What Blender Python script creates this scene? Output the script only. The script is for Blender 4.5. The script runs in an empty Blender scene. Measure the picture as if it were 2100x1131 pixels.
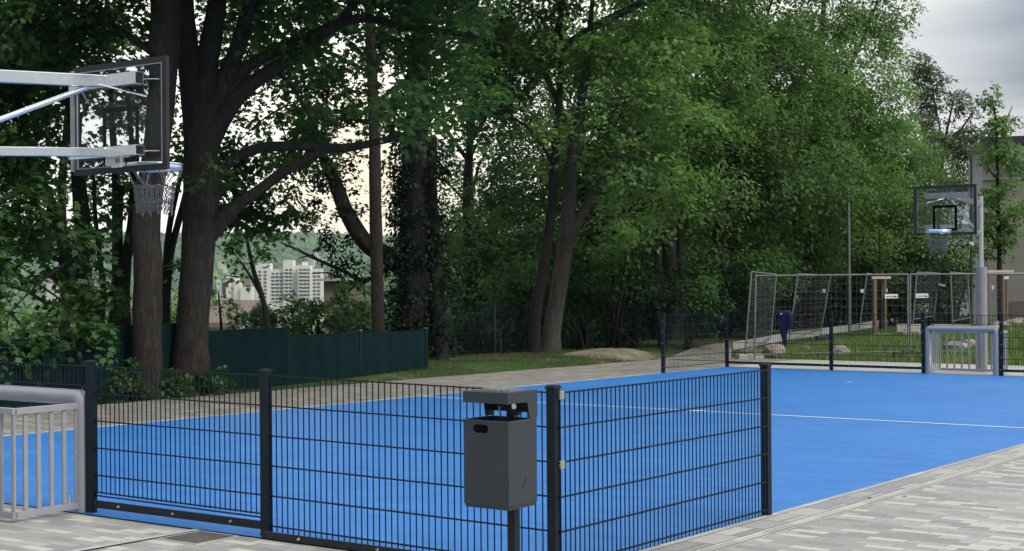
import bpy, math, random
import numpy as np
from mathutils import Vector, Matrix
HAZE=0.00013
random.seed(7); RS=np.random.RandomState(7)
C=bpy.context.scene.collection
SC=bpy.context.scene
# ---------------------------------------------------------------- camera model
F,YH,EYE,ROLL=3073.0,564.5,1.727,-0.0075
TH=0.6278; CX,CY=0.2317,8.625
U=np.array([math.cos(TH),-math.sin(TH)]); V=np.array([math.sin(TH),math.cos(TH)])
COURT_L=20.227; COURT_W=9.555; KT=-0.0088
def w2l(X,Y):
    r=np.array([X-CX,Y-CY]); return float(r@U),float(r@V)
def l2w(x,y): 
    p=np.array([CX,CY])+U*x+V*y; return float(p[0]),float(p[1])
def sm(a,b,t):
    t=min(1,max(0,(t-a)/(b-a))); return t*t*(3-2*t)
def G(x,y):
    "height of the ground in court coordinates (x right, y away)"
    z=KT*min(max(y,-12),24)-0.0008*min(max(-x,0),14)
    if y>23.9: z+=0.75*sm(23.9,33,y)*sm(-13,-3,x)+0.10*sm(23.9,27,y)
    if x<-12.3: z+=0.15*sm(12.3,13.1,-x)*sm(9,16,y)
    x0=-13.4-1.9*sm(13.5,17,y)
    if x<x0:
        d=x0-x; z-=0.38*d if d<90 else 34.2+0.05*min(d-90,200)
    return z
def pt(px,py,D):
    c,s=math.cos(ROLL),math.sin(ROLL); dx,dy=px-1050,py-YH
    a=c*dx+s*dy; b=-s*dx+c*dy
    return Vector((a/F*D,D,EYE-b/F*D))
def gp(px,py):
    "where the ray through a photo point meets the ground"
    lo,hi=3.0,90.0
    D=lo
    while D<hi:
        p=pt(px,py,D)
        x,y=w2l(p.x,p.y)
        if p.z<G(x,y): break
        D+=0.05
    return p
def gw(X,Y): return G(*w2l(X,Y))
# ---------------------------------------------------------------- helpers
def tag(o,label=None,cat=None,group=None,kind=None):
    if label: o['label']=label
    if cat: o['category']=cat
    if group: o['group']=group
    if kind: o['kind']=kind
    return o
def empty(name,loc,rz=0,**k):
    o=bpy.data.objects.new(name,None); C.objects.link(o); o.location=loc; o.rotation_euler[2]=rz
    o.empty_display_size=.2
    return tag(o,**k)
class MB:
    def __init__(s): s.v=[]; s.f=[]; s.sm=[]
    def add(s,vs,fs,smooth=False):
        b=len(s.v); s.v+= [tuple(p) for p in vs]; s.f+=[tuple(i+b for i in f) for f in fs]; s.sm+=[smooth]*len(fs); return s
    def box(s,x0,x1,y0,y1,z0,z1):
        return s.add([(x0,y0,z0),(x1,y0,z0),(x1,y1,z0),(x0,y1,z0),(x0,y0,z1),(x1,y0,z1),(x1,y1,z1),(x0,y1,z1)],
            [(0,3,2,1),(4,5,6,7),(0,1,5,4),(1,2,6,5),(2,3,7,6),(3,0,4,7)])
    def bar(s,a,b,w,h=None,up=(0,0,1)):
        h=h or w; a=Vector(a);b=Vector(b);d=(b-a).normalized(); u=Vector(up)
        if abs(d.dot(u))>.99: u=Vector((0,1,0))
        r=d.cross(u).normalized(); u=r.cross(d)
        vs=[p+r*i*w/2+u*j*h/2 for p in(a,b) for i,j in((-1,-1),(1,-1),(1,1),(-1,1))]
        return s.add(vs,[(0,3,2,1),(4,5,6,7),(0,1,5,4),(1,2,6,5),(2,3,7,6),(3,0,4,7)])
    def tube(s,pts,rad,n=10,caps=True,smooth=True,bump=0,seed=0):
        pts=[Vector(p) for p in pts]
        if not hasattr(rad,'__len__'): rad=[rad]*len(pts)
        vs=[];fs=[];prev=None
        for i,p in enumerate(pts):
            d=(pts[min(i+1,len(pts)-1)]-pts[max(i-1,0)]).normalized()
            if prev is None:
                t=Vector((1,0,0)) if abs(d.x)<.9 else Vector((0,1,0))
                a=(t-d*t.dot(d)).normalized()
            else: a=(prev-d*prev.dot(d)).normalized()
            prev=a; b=d.cross(a)
            for k in range(n):
                t=2*math.pi*k/n
                r=rad[i]
                if bump: r*=1+bump*(math.sin(3*t+seed+i*.35)*.5+math.sin(5*t+seed*2.1-i*.8)*.35+math.sin(i*1.3+seed+2*t)*.4)
                vs.append(p+(a*math.cos(t)+b*math.sin(t))*r)
        for i in range(len(pts)-1):
            for k in range(n):
                k2=(k+1)%n; fs.append((i*n+k,i*n+k2,(i+1)*n+k2,(i+1)*n+k))
        s.add(vs,fs,smooth)
        if caps:
            s.add(vs[:n],[tuple(range(n))[::-1]]); s.add(vs[-n:],[tuple(range(n))])
        return s
    def ring(s,c,R,r,n=24,m=6,axis='z',sx=1,sy=1):
        vs=[];fs=[]
        for i in range(n):
            t=2*math.pi*i/n
            for j in range(m):
                q=2*math.pi*j/m
                x=(R+r*math.cos(q))*math.cos(t)*sx; y=(R+r*math.cos(q))*math.sin(t)*sy; z=r*math.sin(q)
                vs.append((c[0]+x,c[1]+y,c[2]+z))
        for i in range(n):
            for j in range(m):
                fs.append((i*m+j,((i+1)%n)*m+j,((i+1)%n)*m+(j+1)%m,i*m+(j+1)%m))
        return s.add(vs,fs,True)
    def build(s,name,mat,parent=None,bevel=0,loc=None,rz=0):
        me=bpy.data.meshes.new(name); me.from_pydata(s.v,[],s.f); me.update()
        me.polygons.foreach_set('use_smooth',s.sm)
        me.materials.append(mat)
        o=bpy.data.objects.new(name,me); C.objects.link(o)
        if parent: o.parent=parent
        if loc is not None: o.location=loc; o.rotation_euler[2]=rz
        if bevel:
            m=o.modifiers.new('bevel','BEVEL'); m.width=bevel; m.segments=2; m.limit_method='ANGLE'
        return o
def copy_tree(o,parent=None):
    c=o.copy(); C.objects.link(c)
    if parent: c.parent=parent
    for ch in list(o.children): copy_tree(ch,c)
    return c
# ---------------------------------------------------------------- materials
def newmat(name):
    m=bpy.data.materials.new(name); m.use_nodes=True; nt=m.node_tree; nt.nodes.clear()
    out=nt.nodes.new('ShaderNodeOutputMaterial'); return m,nt,out
def nd(nt,t,**k):
    n=nt.nodes.new(t)
    for a,b in k.items():
        if a in n.inputs: n.inputs[a].default_value=b
        else: setattr(n,a,b)
    return n
def ramp(nt,stops,interp='LINEAR'):
    n=nt.nodes.new('ShaderNodeValToRGB'); e=n.color_ramp.elements; n.color_ramp.interpolation=interp
    while len(e)<len(stops): e.new(.5)
    for i,(p,c) in enumerate(stops): e[i].position=p; e[i].color=(*c,1) if len(c)==3 else c
    return n
def plain(name,col,rough=.5,metal=0,var=.12,scale=6,bump=0,bscale=60,spec=.5):
    m,nt,out=newmat(name); L=nt.links.new
    b=nd(nt,'ShaderNodeBsdfPrincipled',Roughness=rough,Metallic=metal); b.inputs['Specular IOR Level'].default_value=spec
    tc=nd(nt,'ShaderNodeTexCoord'); n=nd(nt,'ShaderNodeTexNoise',Scale=scale,Detail=5.0,Roughness=.6)
    L(tc.outputs['Object'],n.inputs['Vector'])
    r=ramp(nt,[(.3,[c*(1-var) for c in col]),(.7,[min(1,c*(1+var)) for c in col])]); L(n.outputs['Fac'],r.inputs[0]); L(r.outputs[0],b.inputs['Base Color'])
    mr=nd(nt,'ShaderNodeMapRange'); mr.inputs['To Min'].default_value=rough*.85; mr.inputs['To Max'].default_value=min(1,rough*1.2); L(n.outputs['Fac'],mr.inputs['Value']); L(mr.outputs[0],b.inputs['Roughness'])
    if bump:
        n2=nd(nt,'ShaderNodeTexNoise',Scale=bscale,Detail=4.0); L(tc.outputs['Object'],n2.inputs['Vector'])
        bp=nd(nt,'ShaderNodeBump',Strength=bump,Distance=.01); L(n2.outputs['Fac'],bp.inputs['Height']); L(bp.outputs[0],b.inputs['Normal'])
    L(b.outputs[0],out.inputs[0]); return m
def paver_mat(name,tones,joint,dirt,bw=.27,rh=.10,mort=.0045,patch=.25,offx=0):
    m,nt,out=newmat(name); L=nt.links.new
    b=nd(nt,'ShaderNodeBsdfPrincipled',Roughness=.8)
    tc=nd(nt,'ShaderNodeTexCoord'); mp=nd(nt,'ShaderNodeMapping'); mp.inputs['Location'].default_value=(20+offx,40,0)
    L(tc.outputs['Object'],mp.inputs[0])
    br=nd(nt,'ShaderNodeTexBrick',offset=.37,offset_frequency=2,squash=1.0)
    br.inputs['Color1'].default_value=(0,0,0,1); br.inputs['Color2'].default_value=(1,1,1,1); br.inputs['Mortar'].default_value=(.5,.5,.5,1)
    br.inputs['Scale'].default_value=1; br.inputs['Mortar Size'].default_value=mort; br.inputs['Mortar Smooth'].default_value=.3; br.inputs['Bias'].default_value=0
    br.inputs['Brick Width'].default_value=bw; br.inputs['Row Height'].default_value=rh
    L(mp.outputs[0],br.inputs['Vector'])
    rp=ramp(nt,tones,'CONSTANT'); L(br.outputs['Color'],rp.inputs[0])
    n=nd(nt,'ShaderNodeTexNoise',Scale=1.3,Detail=6.0,Roughness=.65); L(tc.outputs['Object'],n.inputs['Vector'])
    n2=nd(nt,'ShaderNodeTexNoise',Scale=55.0,Detail=4.0,Roughness=.7); L(tc.outputs['Object'],n2.inputs['Vector'])
    mx=nd(nt,'ShaderNodeMix',data_type='RGBA',blend_type='MIX'); 
    r2=ramp(nt,[(.45,(0,0,0)),(.75,(patch,)*3)]); L(n.outputs['Fac'],r2.inputs[0])
    L(r2.outputs[0],mx.inputs[0]); L(rp.outputs[0],mx.inputs[6]); mx.inputs[7].default_value=(*dirt,1)
    sp=nd(nt,'ShaderNodeMix',data_type='RGBA',blend_type='MULTIPLY'); sp.inputs[0].default_value=1
    r3=ramp(nt,[(.25,(.78,.78,.78)),(.75,(1.15,1.15,1.15))]); L(n2.outputs['Fac'],r3.inputs[0]); L(mx.outputs[2],sp.inputs[6]); L(r3.outputs[0],sp.inputs[7])
    jm=nd(nt,'ShaderNodeMix',data_type='RGBA'); L(br.outputs['Fac'],jm.inputs[0]); L(sp.outputs[2],jm.inputs[6]); jm.inputs[7].default_value=(*joint,1)
    L(jm.outputs[2],b.inputs['Base Color'])
    bp=nd(nt,'ShaderNodeBump',Strength=.5,Distance=.004,invert=True); L(br.outputs['Fac'],bp.inputs['Height']); L(bp.outputs[0],b.inputs['Normal'])
    L(b.outputs[0],out.inputs[0]); return m
def court_mat():
    m,nt,out=newmat('blue_rubber'); L=nt.links.new
    b=nd(nt,'ShaderNodeBsdfPrincipled',Roughness=.50); b.inputs['Specular IOR Level'].default_value=.45
    tc=nd(nt,'ShaderNodeTexCoord')
    mp=nd(nt,'ShaderNodeMapping'); mp.inputs['Scale'].default_value=(.8,3.6,1); mp.inputs['Rotation'].default_value=(0,0,.12); L(tc.outputs['Object'],mp.inputs[0])
    n=nd(nt,'ShaderNodeTexNoise',Scale=1.6,Detail=8.0,Roughness=.7); L(mp.outputs[0],n.inputs['Vector'])
    r=ramp(nt,[(.30,(.017,.143,.45)),(.46,(.026,.182,.52)),(.56,(.031,.198,.545)),(.72,(.058,.255,.59))]); L(n.outputs['Fac'],r.inputs[0])
    n2=nd(nt,'ShaderNodeTexNoise',Scale=160.0,Detail=3.0,Roughness=.8); L(tc.outputs['Object'],n2.inputs['Vector'])
    r3=ramp(nt,[(.3,(.70,.74,.80)),(.7,(1.28,1.22,1.15))]); L(n2.outputs['Fac'],r3.inputs[0])
    sp=nd(nt,'ShaderNodeMix',data_type='RGBA',blend_type='MULTIPLY'); sp.inputs[0].default_value=1; L(r.outputs[0],sp.inputs[6]); L(r3.outputs[0],sp.inputs[7])
    n4=nd(nt,'ShaderNodeTexNoise',Scale=.45,Detail=5.0,Roughness=.6); L(tc.outputs['Object'],n4.inputs['Vector'])
    r5=ramp(nt,[(.35,(.93,.93,.94)),(.65,(1.06,1.05,1.03))]); L(n4.outputs['Fac'],r5.inputs[0])
    n5=nd(nt,'ShaderNodeTexNoise',Scale=9.0,Detail=6.0,Roughness=.75,Distortion=1.5); L(mp.outputs[0],n5.inputs['Vector'])
    r6=ramp(nt,[(.66,(0,0,0)),(.78,(.22,.22,.22))]); L(n5.outputs['Fac'],r6.inputs[0])
    s5=nd(nt,'ShaderNodeMix',data_type='RGBA',blend_type='MULTIPLY'); s5.inputs[0].default_value=1; L(sp.outputs[2],s5.inputs[6]); L(r5.outputs[0],s5.inputs[7])
    s6=nd(nt,'ShaderNodeMix',data_type='RGBA'); L(r6.outputs[0],s6.inputs[0]); L(s5.outputs[2],s6.inputs[6]); s6.inputs[7].default_value=(.25,.38,.55,1)
    L(s6.outputs[2],b.inputs['Base Color'])
    bp=nd(nt,'ShaderNodeBump',Strength=.6,Distance=.004); L(n2.outputs['Fac'],bp.inputs['Height']); L(bp.outputs[0],b.inputs['Normal'])
    L(b.outputs[0],out.inputs[0]); return m
def leaf_mat(name,lo,hi,trans=.35,gloss=.018):
    m,nt,out=newmat(name); L=nt.links.new
    at=nd(nt,'ShaderNodeAttribute',attribute_name='tint')
    r=ramp(nt,[(0,lo),(.75,hi),(1,[hi[0]*1.5,hi[1]*1.35,hi[2]*1.1])]); L(at.outputs['Fac'],r.inputs[0])
    d=nd(nt,'ShaderNodeBsdfDiffuse'); L(r.outputs[0],d.inputs['Color'])
    hs=nd(nt,'ShaderNodeHueSaturation',Saturation=1.15,Value=1.5); hs.inputs['Hue'].default_value=.485; L(r.outputs[0],hs.inputs['Color'])
    t=nd(nt,'ShaderNodeBsdfTranslucent'); L(hs.outputs[0],t.inputs['Color'])
    g=nd(nt,'ShaderNodeBsdfGlossy',Roughness=.55); g.inputs['Color'].default_value=(.8,.85,.9,1)
    a=nd(nt,'ShaderNodeMixShader',Fac=trans); L(d.outputs[0],a.inputs[1]); L(t.outputs[0],a.inputs[2])
    c=nd(nt,'ShaderNodeMixShader',Fac=gloss); L(a.outputs[0],c.inputs[1]); L(g.outputs[0],c.inputs[2])
    L(c.outputs[0],out.inputs[0]); return m
def bark_mat(name,c1,c2,c3):
    m,nt,out=newmat(name); L=nt.links.new
    b=nd(nt,'ShaderNodeBsdfPrincipled',Roughness=.9); b.inputs['Specular IOR Level'].default_value=.2
    tc=nd(nt,'ShaderNodeTexCoord'); mp=nd(nt,'ShaderNodeMapping'); mp.inputs['Scale'].default_value=(1,1,.22); L(tc.outputs['Object'],mp.inputs[0])
    n=nd(nt,'ShaderNodeTexNoise',Scale=16.0,Detail=8.0,Roughness=.7,Distortion=.6); L(mp.outputs[0],n.inputs['Vector'])
    n2=nd(nt,'ShaderNodeTexNoise',Scale=2.2,Detail=4.0); L(tc.outputs['Object'],n2.inputs['Vector'])
    vo=nd(nt,'ShaderNodeTexVoronoi',Scale=26.0,feature='DISTANCE_TO_EDGE'); L(mp.outputs[0],vo.inputs['Vector'])
    r=ramp(nt,[(.32,c1),(.55,c2),(.75,c3)]); L(n.outputs['Fac'],r.inputs[0])
    mo=nd(nt,'ShaderNodeMix',data_type='RGBA'); r2=ramp(nt,[(.5,(0,0,0)),(.72,(.6,.6,.6))]); L(n2.outputs['Fac'],r2.inputs[0]); L(r2.outputs[0],mo.inputs[0]); L(r.outputs[0],mo.inputs[6]); mo.inputs[7].default_value=(.030,.040,.022,1)
    L(mo.outputs[2],b.inputs['Base Color'])
    ad=nd(nt,'ShaderNodeMath',operation='ADD'); r4=ramp(nt,[(0,(0,0,0)),(.10,(.35,.35,.35))]); L(vo.outputs['Distance'],r4.inputs[0]); L(r4.outputs[0],ad.inputs[0]); L(n.outputs['Fac'],ad.inputs[1])
    bp=nd(nt,'ShaderNodeBump',Strength=.8,Distance=.03); L(ad.outputs[0],bp.inputs['Height']); L(bp.outputs[0],b.inputs['Normal'])
    L(b.outputs[0],out.inputs[0]); return m
def glass_mat():
    m,nt,out=newmat('clear_board'); L=nt.links.new
    t=nd(nt,'ShaderNodeBsdfTransparent'); t.inputs[0].default_value=(.80,.83,.84,1)
    g=nd(nt,'ShaderNodeBsdfGlossy',Roughness=.03)
    x=nd(nt,'ShaderNodeMixShader',Fac=.025); L(t.outputs[0],x.inputs[1]); L(g.outputs[0],x.inputs[2]); L(x.outputs[0],out.inputs[0]); return m
def ground_mat():
    m,nt,out=newmat('soil_and_turf'); L=nt.links.new
    b=nd(nt,'ShaderNodeBsdfPrincipled',Roughness=.95); b.inputs['Specular IOR Level'].default_value=.1
    tc=nd(nt,'ShaderNodeTexCoord'); n=nd(nt,'ShaderNodeTexNoise',Scale=.55,Detail=9.0,Roughness=.65); L(tc.outputs['Object'],n.inputs['Vector'])
    r=ramp(nt,[(.38,(.035,.075,.018)),(.54,(.055,.09,.028)),(.62,(.20,.16,.10)),(.75,(.28,.23,.16))]); L(n.outputs['Fac'],r.inputs[0])
    n2=nd(nt,'ShaderNodeTexNoise',Scale=25.0,Detail=5.0); L(tc.outputs['Object'],n2.inputs['Vector'])
    r3=ramp(nt,[(.3,(.7,.7,.7)),(.7,(1.25,1.25,1.25))]); L(n2.outputs['Fac'],r3.inputs[0])
    sp=nd(nt,'ShaderNodeMix',data_type='RGBA',blend_type='MULTIPLY'); sp.inputs[0].default_value=1; L(r.outputs[0],sp.inputs[6]); L(r3.outputs[0],sp.inputs[7])
    L(sp.outputs[2],b.inputs['Base Color'])
    bp=nd(nt,'ShaderNodeBump',Strength=.6,Distance=.03); L(n2.outputs['Fac'],bp.inputs['Height']); L(bp.outputs[0],b.inputs['Normal'])
    L(b.outputs[0],out.inputs[0]); return m
def stripe_mat(name,c1,c2,scale,axis='Z',rough=.8,bump=.4):
    m,nt,out=newmat(name); L=nt.links.new
    b=nd(nt,'ShaderNodeBsdfPrincipled',Roughness=rough); b.inputs['Specular IOR Level'].default_value=.2
    tc=nd(nt,'ShaderNodeTexCoord'); w=nd(nt,'ShaderNodeTexWave',bands_direction=axis,Scale=scale,Distortion=.3); w.inputs['Detail'].default_value=2; L(tc.outputs['Object'],w.inputs['Vector'])
    n=nd(nt,'ShaderNodeTexNoise',Scale=3.0,Detail=5.0); L(tc.outputs['Object'],n.inputs['Vector'])
    ad=nd(nt,'ShaderNodeMath',operation='MULTIPLY_ADD'); L(n.outputs['Fac'],ad.inputs[0]); ad.inputs[1].default_value=.7; L(w.outputs['Fac'],ad.inputs[2])
    r=ramp(nt,[(.3,c1),(1.0,c2)]); L(ad.outputs[0],r.inputs[0]); L(r.outputs[0],b.inputs['Base Color'])
    bp=nd(nt,'ShaderNodeBump',Strength=bump,Distance=.02); L(w.outputs['Fac'],bp.inputs['Height']); L(bp.outputs[0],b.inputs['Normal'])
    L(b.outputs[0],out.inputs[0]); return m
M={}
TON=[(0,(.262,.255,.236)),(.18,(.318,.310,.286)),(.50,(.365,.355,.320)),(.70,(.50,.485,.405)),(.93,(.40,.385,.355))]
M['paver']=paver_mat('plank_pavers',TON,(.22,.20,.175),(.34,.32,.28))
TON2=[(0,(0.192,0.180,0.156)),(.3,(0.240,0.222,0.186)),(.6,(0.282,0.258,0.216)),(.82,(0.360,0.330,0.264))]
M['paver_path']=paver_mat('path_pavers',TON2,(.13,.12,.095),(.17,.145,.105),patch=.6)
M['kerb_row']=paver_mat('kerb_pavers',[(0,(.27,.265,.255)),(.22,(.40,.39,.35)),(.42,(.33,.325,.31)),(.62,(.47,.45,.40)),(.8,(.42,.385,.35))],(.15,.135,.11),(.36,.34,.30),bw=.5,rh=.36,mort=.008,offx=.1)
M['kerb_thin']=paver_mat('kerb_thin_row',[(0,(0.351,0.338,0.312)),(.5,(0.468,0.448,0.390)),(.8,(0.390,0.377,0.351))],(0.208,0.195,0.169),(0.351,0.325,0.286),bw=.5,rh=.42,mort=.004)
M['pathband']=plain('pale_paver_band',(.40,.39,.36),.85,var=.15,scale=5)
M['sand']=plain('joint_sand',(.60,.56,.45),.95,var=.2,scale=12)
M['court']=court_mat()
M['line']=plain('pale_line_paint',(.62,.74,.82),.6,var=.08,scale=20)
M['anthracite']=plain('anthracite_coat',(.012,.018,.025),.5,var=.15,scale=4,spec=.25)
M['fencepaint']=plain('fence_coat',(.008,.016,.022),.5,var=.2,scale=3,spec=.22)
M['binpaint']=plain('bin_coat',(.036,.046,.056),.55,var=.07,scale=5,bump=.15,bscale=400,spec=.4)
M['lip_highlight']=plain('bin_lip_highlight',(.07,.078,.085),.4,var=.1,scale=8)  # lighter bin coat; paints the highlight along the lip of the body
M['dark']=plain('black_rubber',(.014,.014,.017),.7,var=.2,scale=8)
M['galv']=plain('galvanised_steel',(.88,.89,.90),.20,metal=.92,var=.06,scale=14)
M['galvdull']=plain('dull_galvanised_steel',(.21,.22,.22),.6,metal=.4,var=.15,scale=10)
M['goal']=plain('silver_powder_coat',(.33,.34,.37),.42,metal=.25,var=.05,scale=5)
M['goalbar']=plain('pale_grey_bar_coat',(.32,.328,.35),.5,var=.05,scale=8)
M['pad']=plain('grey_post_coat',(.27,.26,.27),.6,var=.08,scale=5)
M['boardframe']=plain('black_board_frame',(.018,.018,.022),.6,var=.1,scale=5)
M['boardmark']=plain('black_board_mark',(.004,.004,.005),.9,spec=.05)
M['glass']=glass_mat()
M['chain']=plain('chain_steel',(.17,.175,.185),.45,metal=.6,var=.1,scale=30)
M['bolt']=plain('zinc_bolt',(.55,.53,.45),.35,metal=.8)
M['ground']=ground_mat()
M['leaf']=leaf_mat('maple_leaf',(.024,.066,.022),(.070,.158,.040),.38)
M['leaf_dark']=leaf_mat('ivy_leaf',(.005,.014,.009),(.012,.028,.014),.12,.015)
M['leaf_shade']=leaf_mat('shade_darkened_leaf',(.006,.018,.010),(.020,.046,.018),.20,.01)  # undergrowth leaves, with the canopy shade put into their darker colour
M['leaf_mid']=leaf_mat('broad_leaf',(.080,.158,.050),(.178,.315,.090),.46)
M['leaf_gen']=leaf_mat('wood_leaf',(.050,.105,.036),(.120,.225,.062),.40)
M['leaf_light']=leaf_mat('fresh_leaf',(.060,.140,.030),(.14,.26,.050),.40)
M['leaf_pale']=leaf_mat('grey_green_leaf',(.055,.085,.040),(.115,.155,.070),.35)
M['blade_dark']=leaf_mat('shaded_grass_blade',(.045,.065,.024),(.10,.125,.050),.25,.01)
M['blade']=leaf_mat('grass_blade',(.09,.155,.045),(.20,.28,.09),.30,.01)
M['bark']=bark_mat('maple_bark',(.020,.017,.015),(.042,.035,.030),(.092,.077,.066))
M['bark_warm']=bark_mat('warm_bark',(.022,.016,.013),(.040,.030,.025),(.07,.055,.045))
M['bark_pale']=bark_mat('pale_bark',(.050,.044,.038),(.085,.076,.066),(.13,.118,.105))
M['bark_dark']=bark_mat('dark_bark',(.012,.011,.010),(.022,.019,.017),(.04,.034,.03))
M['wood']=plain('raw_stake_wood',(.21,.145,.09),.8,var=.15,scale=8,bump=.3)
M['woodcap']=plain('pale_batten_wood',(.62,.55,.45),.8,var=.1,scale=8)
M['screen']=stripe_mat('green_privacy_strip',(.0006,.012,.0135),(.0016,.026,.029),7.0,'X',.6,.5)
M['render']=plain('beige_render',(.33,.30,.265),.92,var=.12,scale=.7,bump=.3,bscale=8)
M['band']=plain('pale_concrete',(.36,.35,.33),.9,var=.12,scale=2)
M['roofdark']=plain('dark_roof_sheet',(.045,.05,.055),.7)
M['tile']=stripe_mat('clay_roof_tiles',(.12,.088,.072),(.21,.16,.135),1.2,'Y',.85,1.0)
M['brick']=plain('weathered_brick',(.17,.13,.105),.9,var=.3,scale=3)
M['white']=plain('white_facade',(.72,.69,.62),.85,var=.05,scale=.05)
M['pane']=plain('dark_window',(.06,.07,.08),.3)
M['housewall']=plain('pale_house_wall',(.55,.54,.50),.9,var=.1,scale=.2)
M['stone']=plain('field_stone',(.31,.26,.22),.9,var=.3,scale=4,bump=.8,bscale=12)
M['concrete']=plain('cast_concrete',(.40,.385,.35),.9,var=.15,scale=3,bump=.3,bscale=30)
M['cloth']=plain('navy_cloth',(.006,.011,.048),.85,var=.3,scale=9,bump=.3,bscale=60)
M['tagw']=plain('white_tag',(.75,.76,.78),.6,var=.03)
M['ink']=plain('dark_ink',(.05,.05,.07),.6)
M['drain']=plain('worn_drain_infill',(.085,.075,.062),.95,var=.45,scale=18,bump=.6,bscale=50)
M['litter']=plain('pale_litter',(.6,.58,.52),.8)
# ---------------------------------------------------------------- ground sheet
def strip_sheet(name,x0,x1,y0,y1,mat,dz,nx=1,ny=8,thick=0,label=None,kind='structure'):
    "sheet in court coordinates following the ground, object turned with the court"
    mb=MB(); vs=[];fs=[]
    xs=np.linspace(x0,x1,nx+1); ys=np.linspace(y0,y1,ny+1)
    for y in ys:
        for x in xs: vs.append((x,y,G(x,y)+dz))
    for j in range(ny):
        for i in range(nx):
            a=j*(nx+1)+i; fs.append((a,a+1,a+nx+2,a+nx+1))
    mb.add(vs,fs)
    o=mb.build(name,mat,loc=(CX,CY,0),rz=-TH); tag(o,label,None,None,kind); return o
# terrain to the horizon
def axis(pos):
    a=[]
    for lo,hi,st in pos: a+=list(np.arange(lo,hi,st))
    return np.array(a+[pos[-1][1]])
gx=axis([(-3600,-600,300),(-600,-120,60),(-120,-30,8),(-30,-16,1.5),(-16,-9,.3),(-9,9,1.5),(9,60,8),(60,600,90),(600,3600,500)])
gy=axis([(-1500,-60,240),(-60,-12,8),(-12,9,1.5),(9,36,.7),(36,80,4),(80,400,32),(400,4200,190)])
mb=MB(); vs=[];fs=[]
for y in gy:
    for x in gx:
        z=G(x,y)-.02
        if -3<x<.5 and False: pass
        if x<-13.4:   # valley floor then wooded ridge far behind
            X,Y=l2w(x,y)
            z+= 118*sm(1500,2700,Y)*(1+.05*math.sin(X/170.)+.03*math.sin(X/70.+1))
        elif y>400: z+=min(40,(y-400)*.02)
        vs.append((x,y,z))
nx=len(gx)
for j in range(len(gy)-1):
    for i in range(nx-1):
        a=j*nx+i; fs.append((a,a+1,a+nx+1,a+nx))
mb.add(vs,fs,True)
tag(mb.build('ground',M['ground'],loc=(CX,CY,0),rz=-TH),'grass and soil around the court falling away on the left','ground',None,'structure')
# paving
strip_sheet('pavement',-13.4,25,-12,-.075,M['paver'],0.0,1,10)
strip_sheet('pavement',.40,25,-.075,36,M['paver'],0.0,1,24)
mb=MB(); vs=[];fs=[]; ys=np.linspace(-.075,23.9,30)
EDGE=lambda y: float(np.interp(y,[0,8,15,22,30],[-12.3,-12.25,-12.28,-12.2,-12.2]))+.03*math.sin(y*2.1)
for j,y in enumerate(ys):
    for i in range(9):
        x=EDGE(y)+(-COURT_W-.10-EDGE(y))*i/8; vs.append((x,y,G(x,y)+.012*(1 if i==0 else 0)))
        if i and j: a=j*9+i; fs.append((a-10,a-9,a,a-1))
mb.add(vs,fs); tag(mb.build('path',M['paver_path'],loc=(CX,CY,0),rz=-TH),None,None,None,'structure')
strip_sheet('path',-COURT_W-.10,.4,COURT_L+.12,23.9,M['concrete'],0.0,6,4)
strip_sheet('court_surface',-COURT_W,-.0,-.075,COURT_L+.0,M['court'],0.004,4,12)
strip_sheet('kerb',-COURT_W-.10,-COURT_W,-.075,COURT_L+.12,M['kerb_thin'],0.004,1,12)
strip_sheet('kerb',-COURT_W,.0,COURT_L,COURT_L+.12,M['concrete'],0.008,1,1)
strip_sheet('kerb',0,.062,-.3,36,M['kerb_thin'],0.006,1,20)
strip_sheet('kerb',.070,.285,-.3,36,M['kerb_row'],0.006,1,20)
strip_sheet('kerb',.0625,.0695,-.3,36,M['drain'],0.004,1,20)
strip_sheet('kerb',.285,.312,-.3,36,M['sand'],0.003,1,20)
strip_sheet('kerb',.312,.385,-.3,36,M['kerb_thin'],0.006,1,20)
strip_sheet('kerb',.385,.40,-.3,36,M['sand'],0.002,1,20)
# court markings
strip_sheet('court_line',-COURT_W+.1,-.02,10.325,10.39,M['line'],0.008,1,1)
mk=MB(); cx0,cy0=-COURT_W/2,10.36
mk.ring((0,0,0),.07,.0001,16,3)
vs=[(cx0+.09*math.cos(t*math.pi/8),cy0+.09*math.sin(t*math.pi/8),G(cx0,cy0)+.010) for t in range(16)]
mk=MB(); mk.add(vs,[tuple(range(16))]); tag(mk.build('court_spot',M['line'],loc=(CX,CY,0),rz=-TH),None,None,None,'structure')
# branch path up to the wood on the far left corner
pp=[(1362,738),(1420,716),(1470,706),(1520,703),(1580,699),(1607,699),(1560,707),(1501,716),(1500,742)]
vs=[]
for a,b in pp:
    q=gp(a,b); vs.append((q.x,q.y,q.z+.015))
m_=MB(); m_.add(vs,[tuple(range(len(vs)))[::-1]]); tag(m_.build('path',M['paver_path']),None,None,None,'structure')
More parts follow.
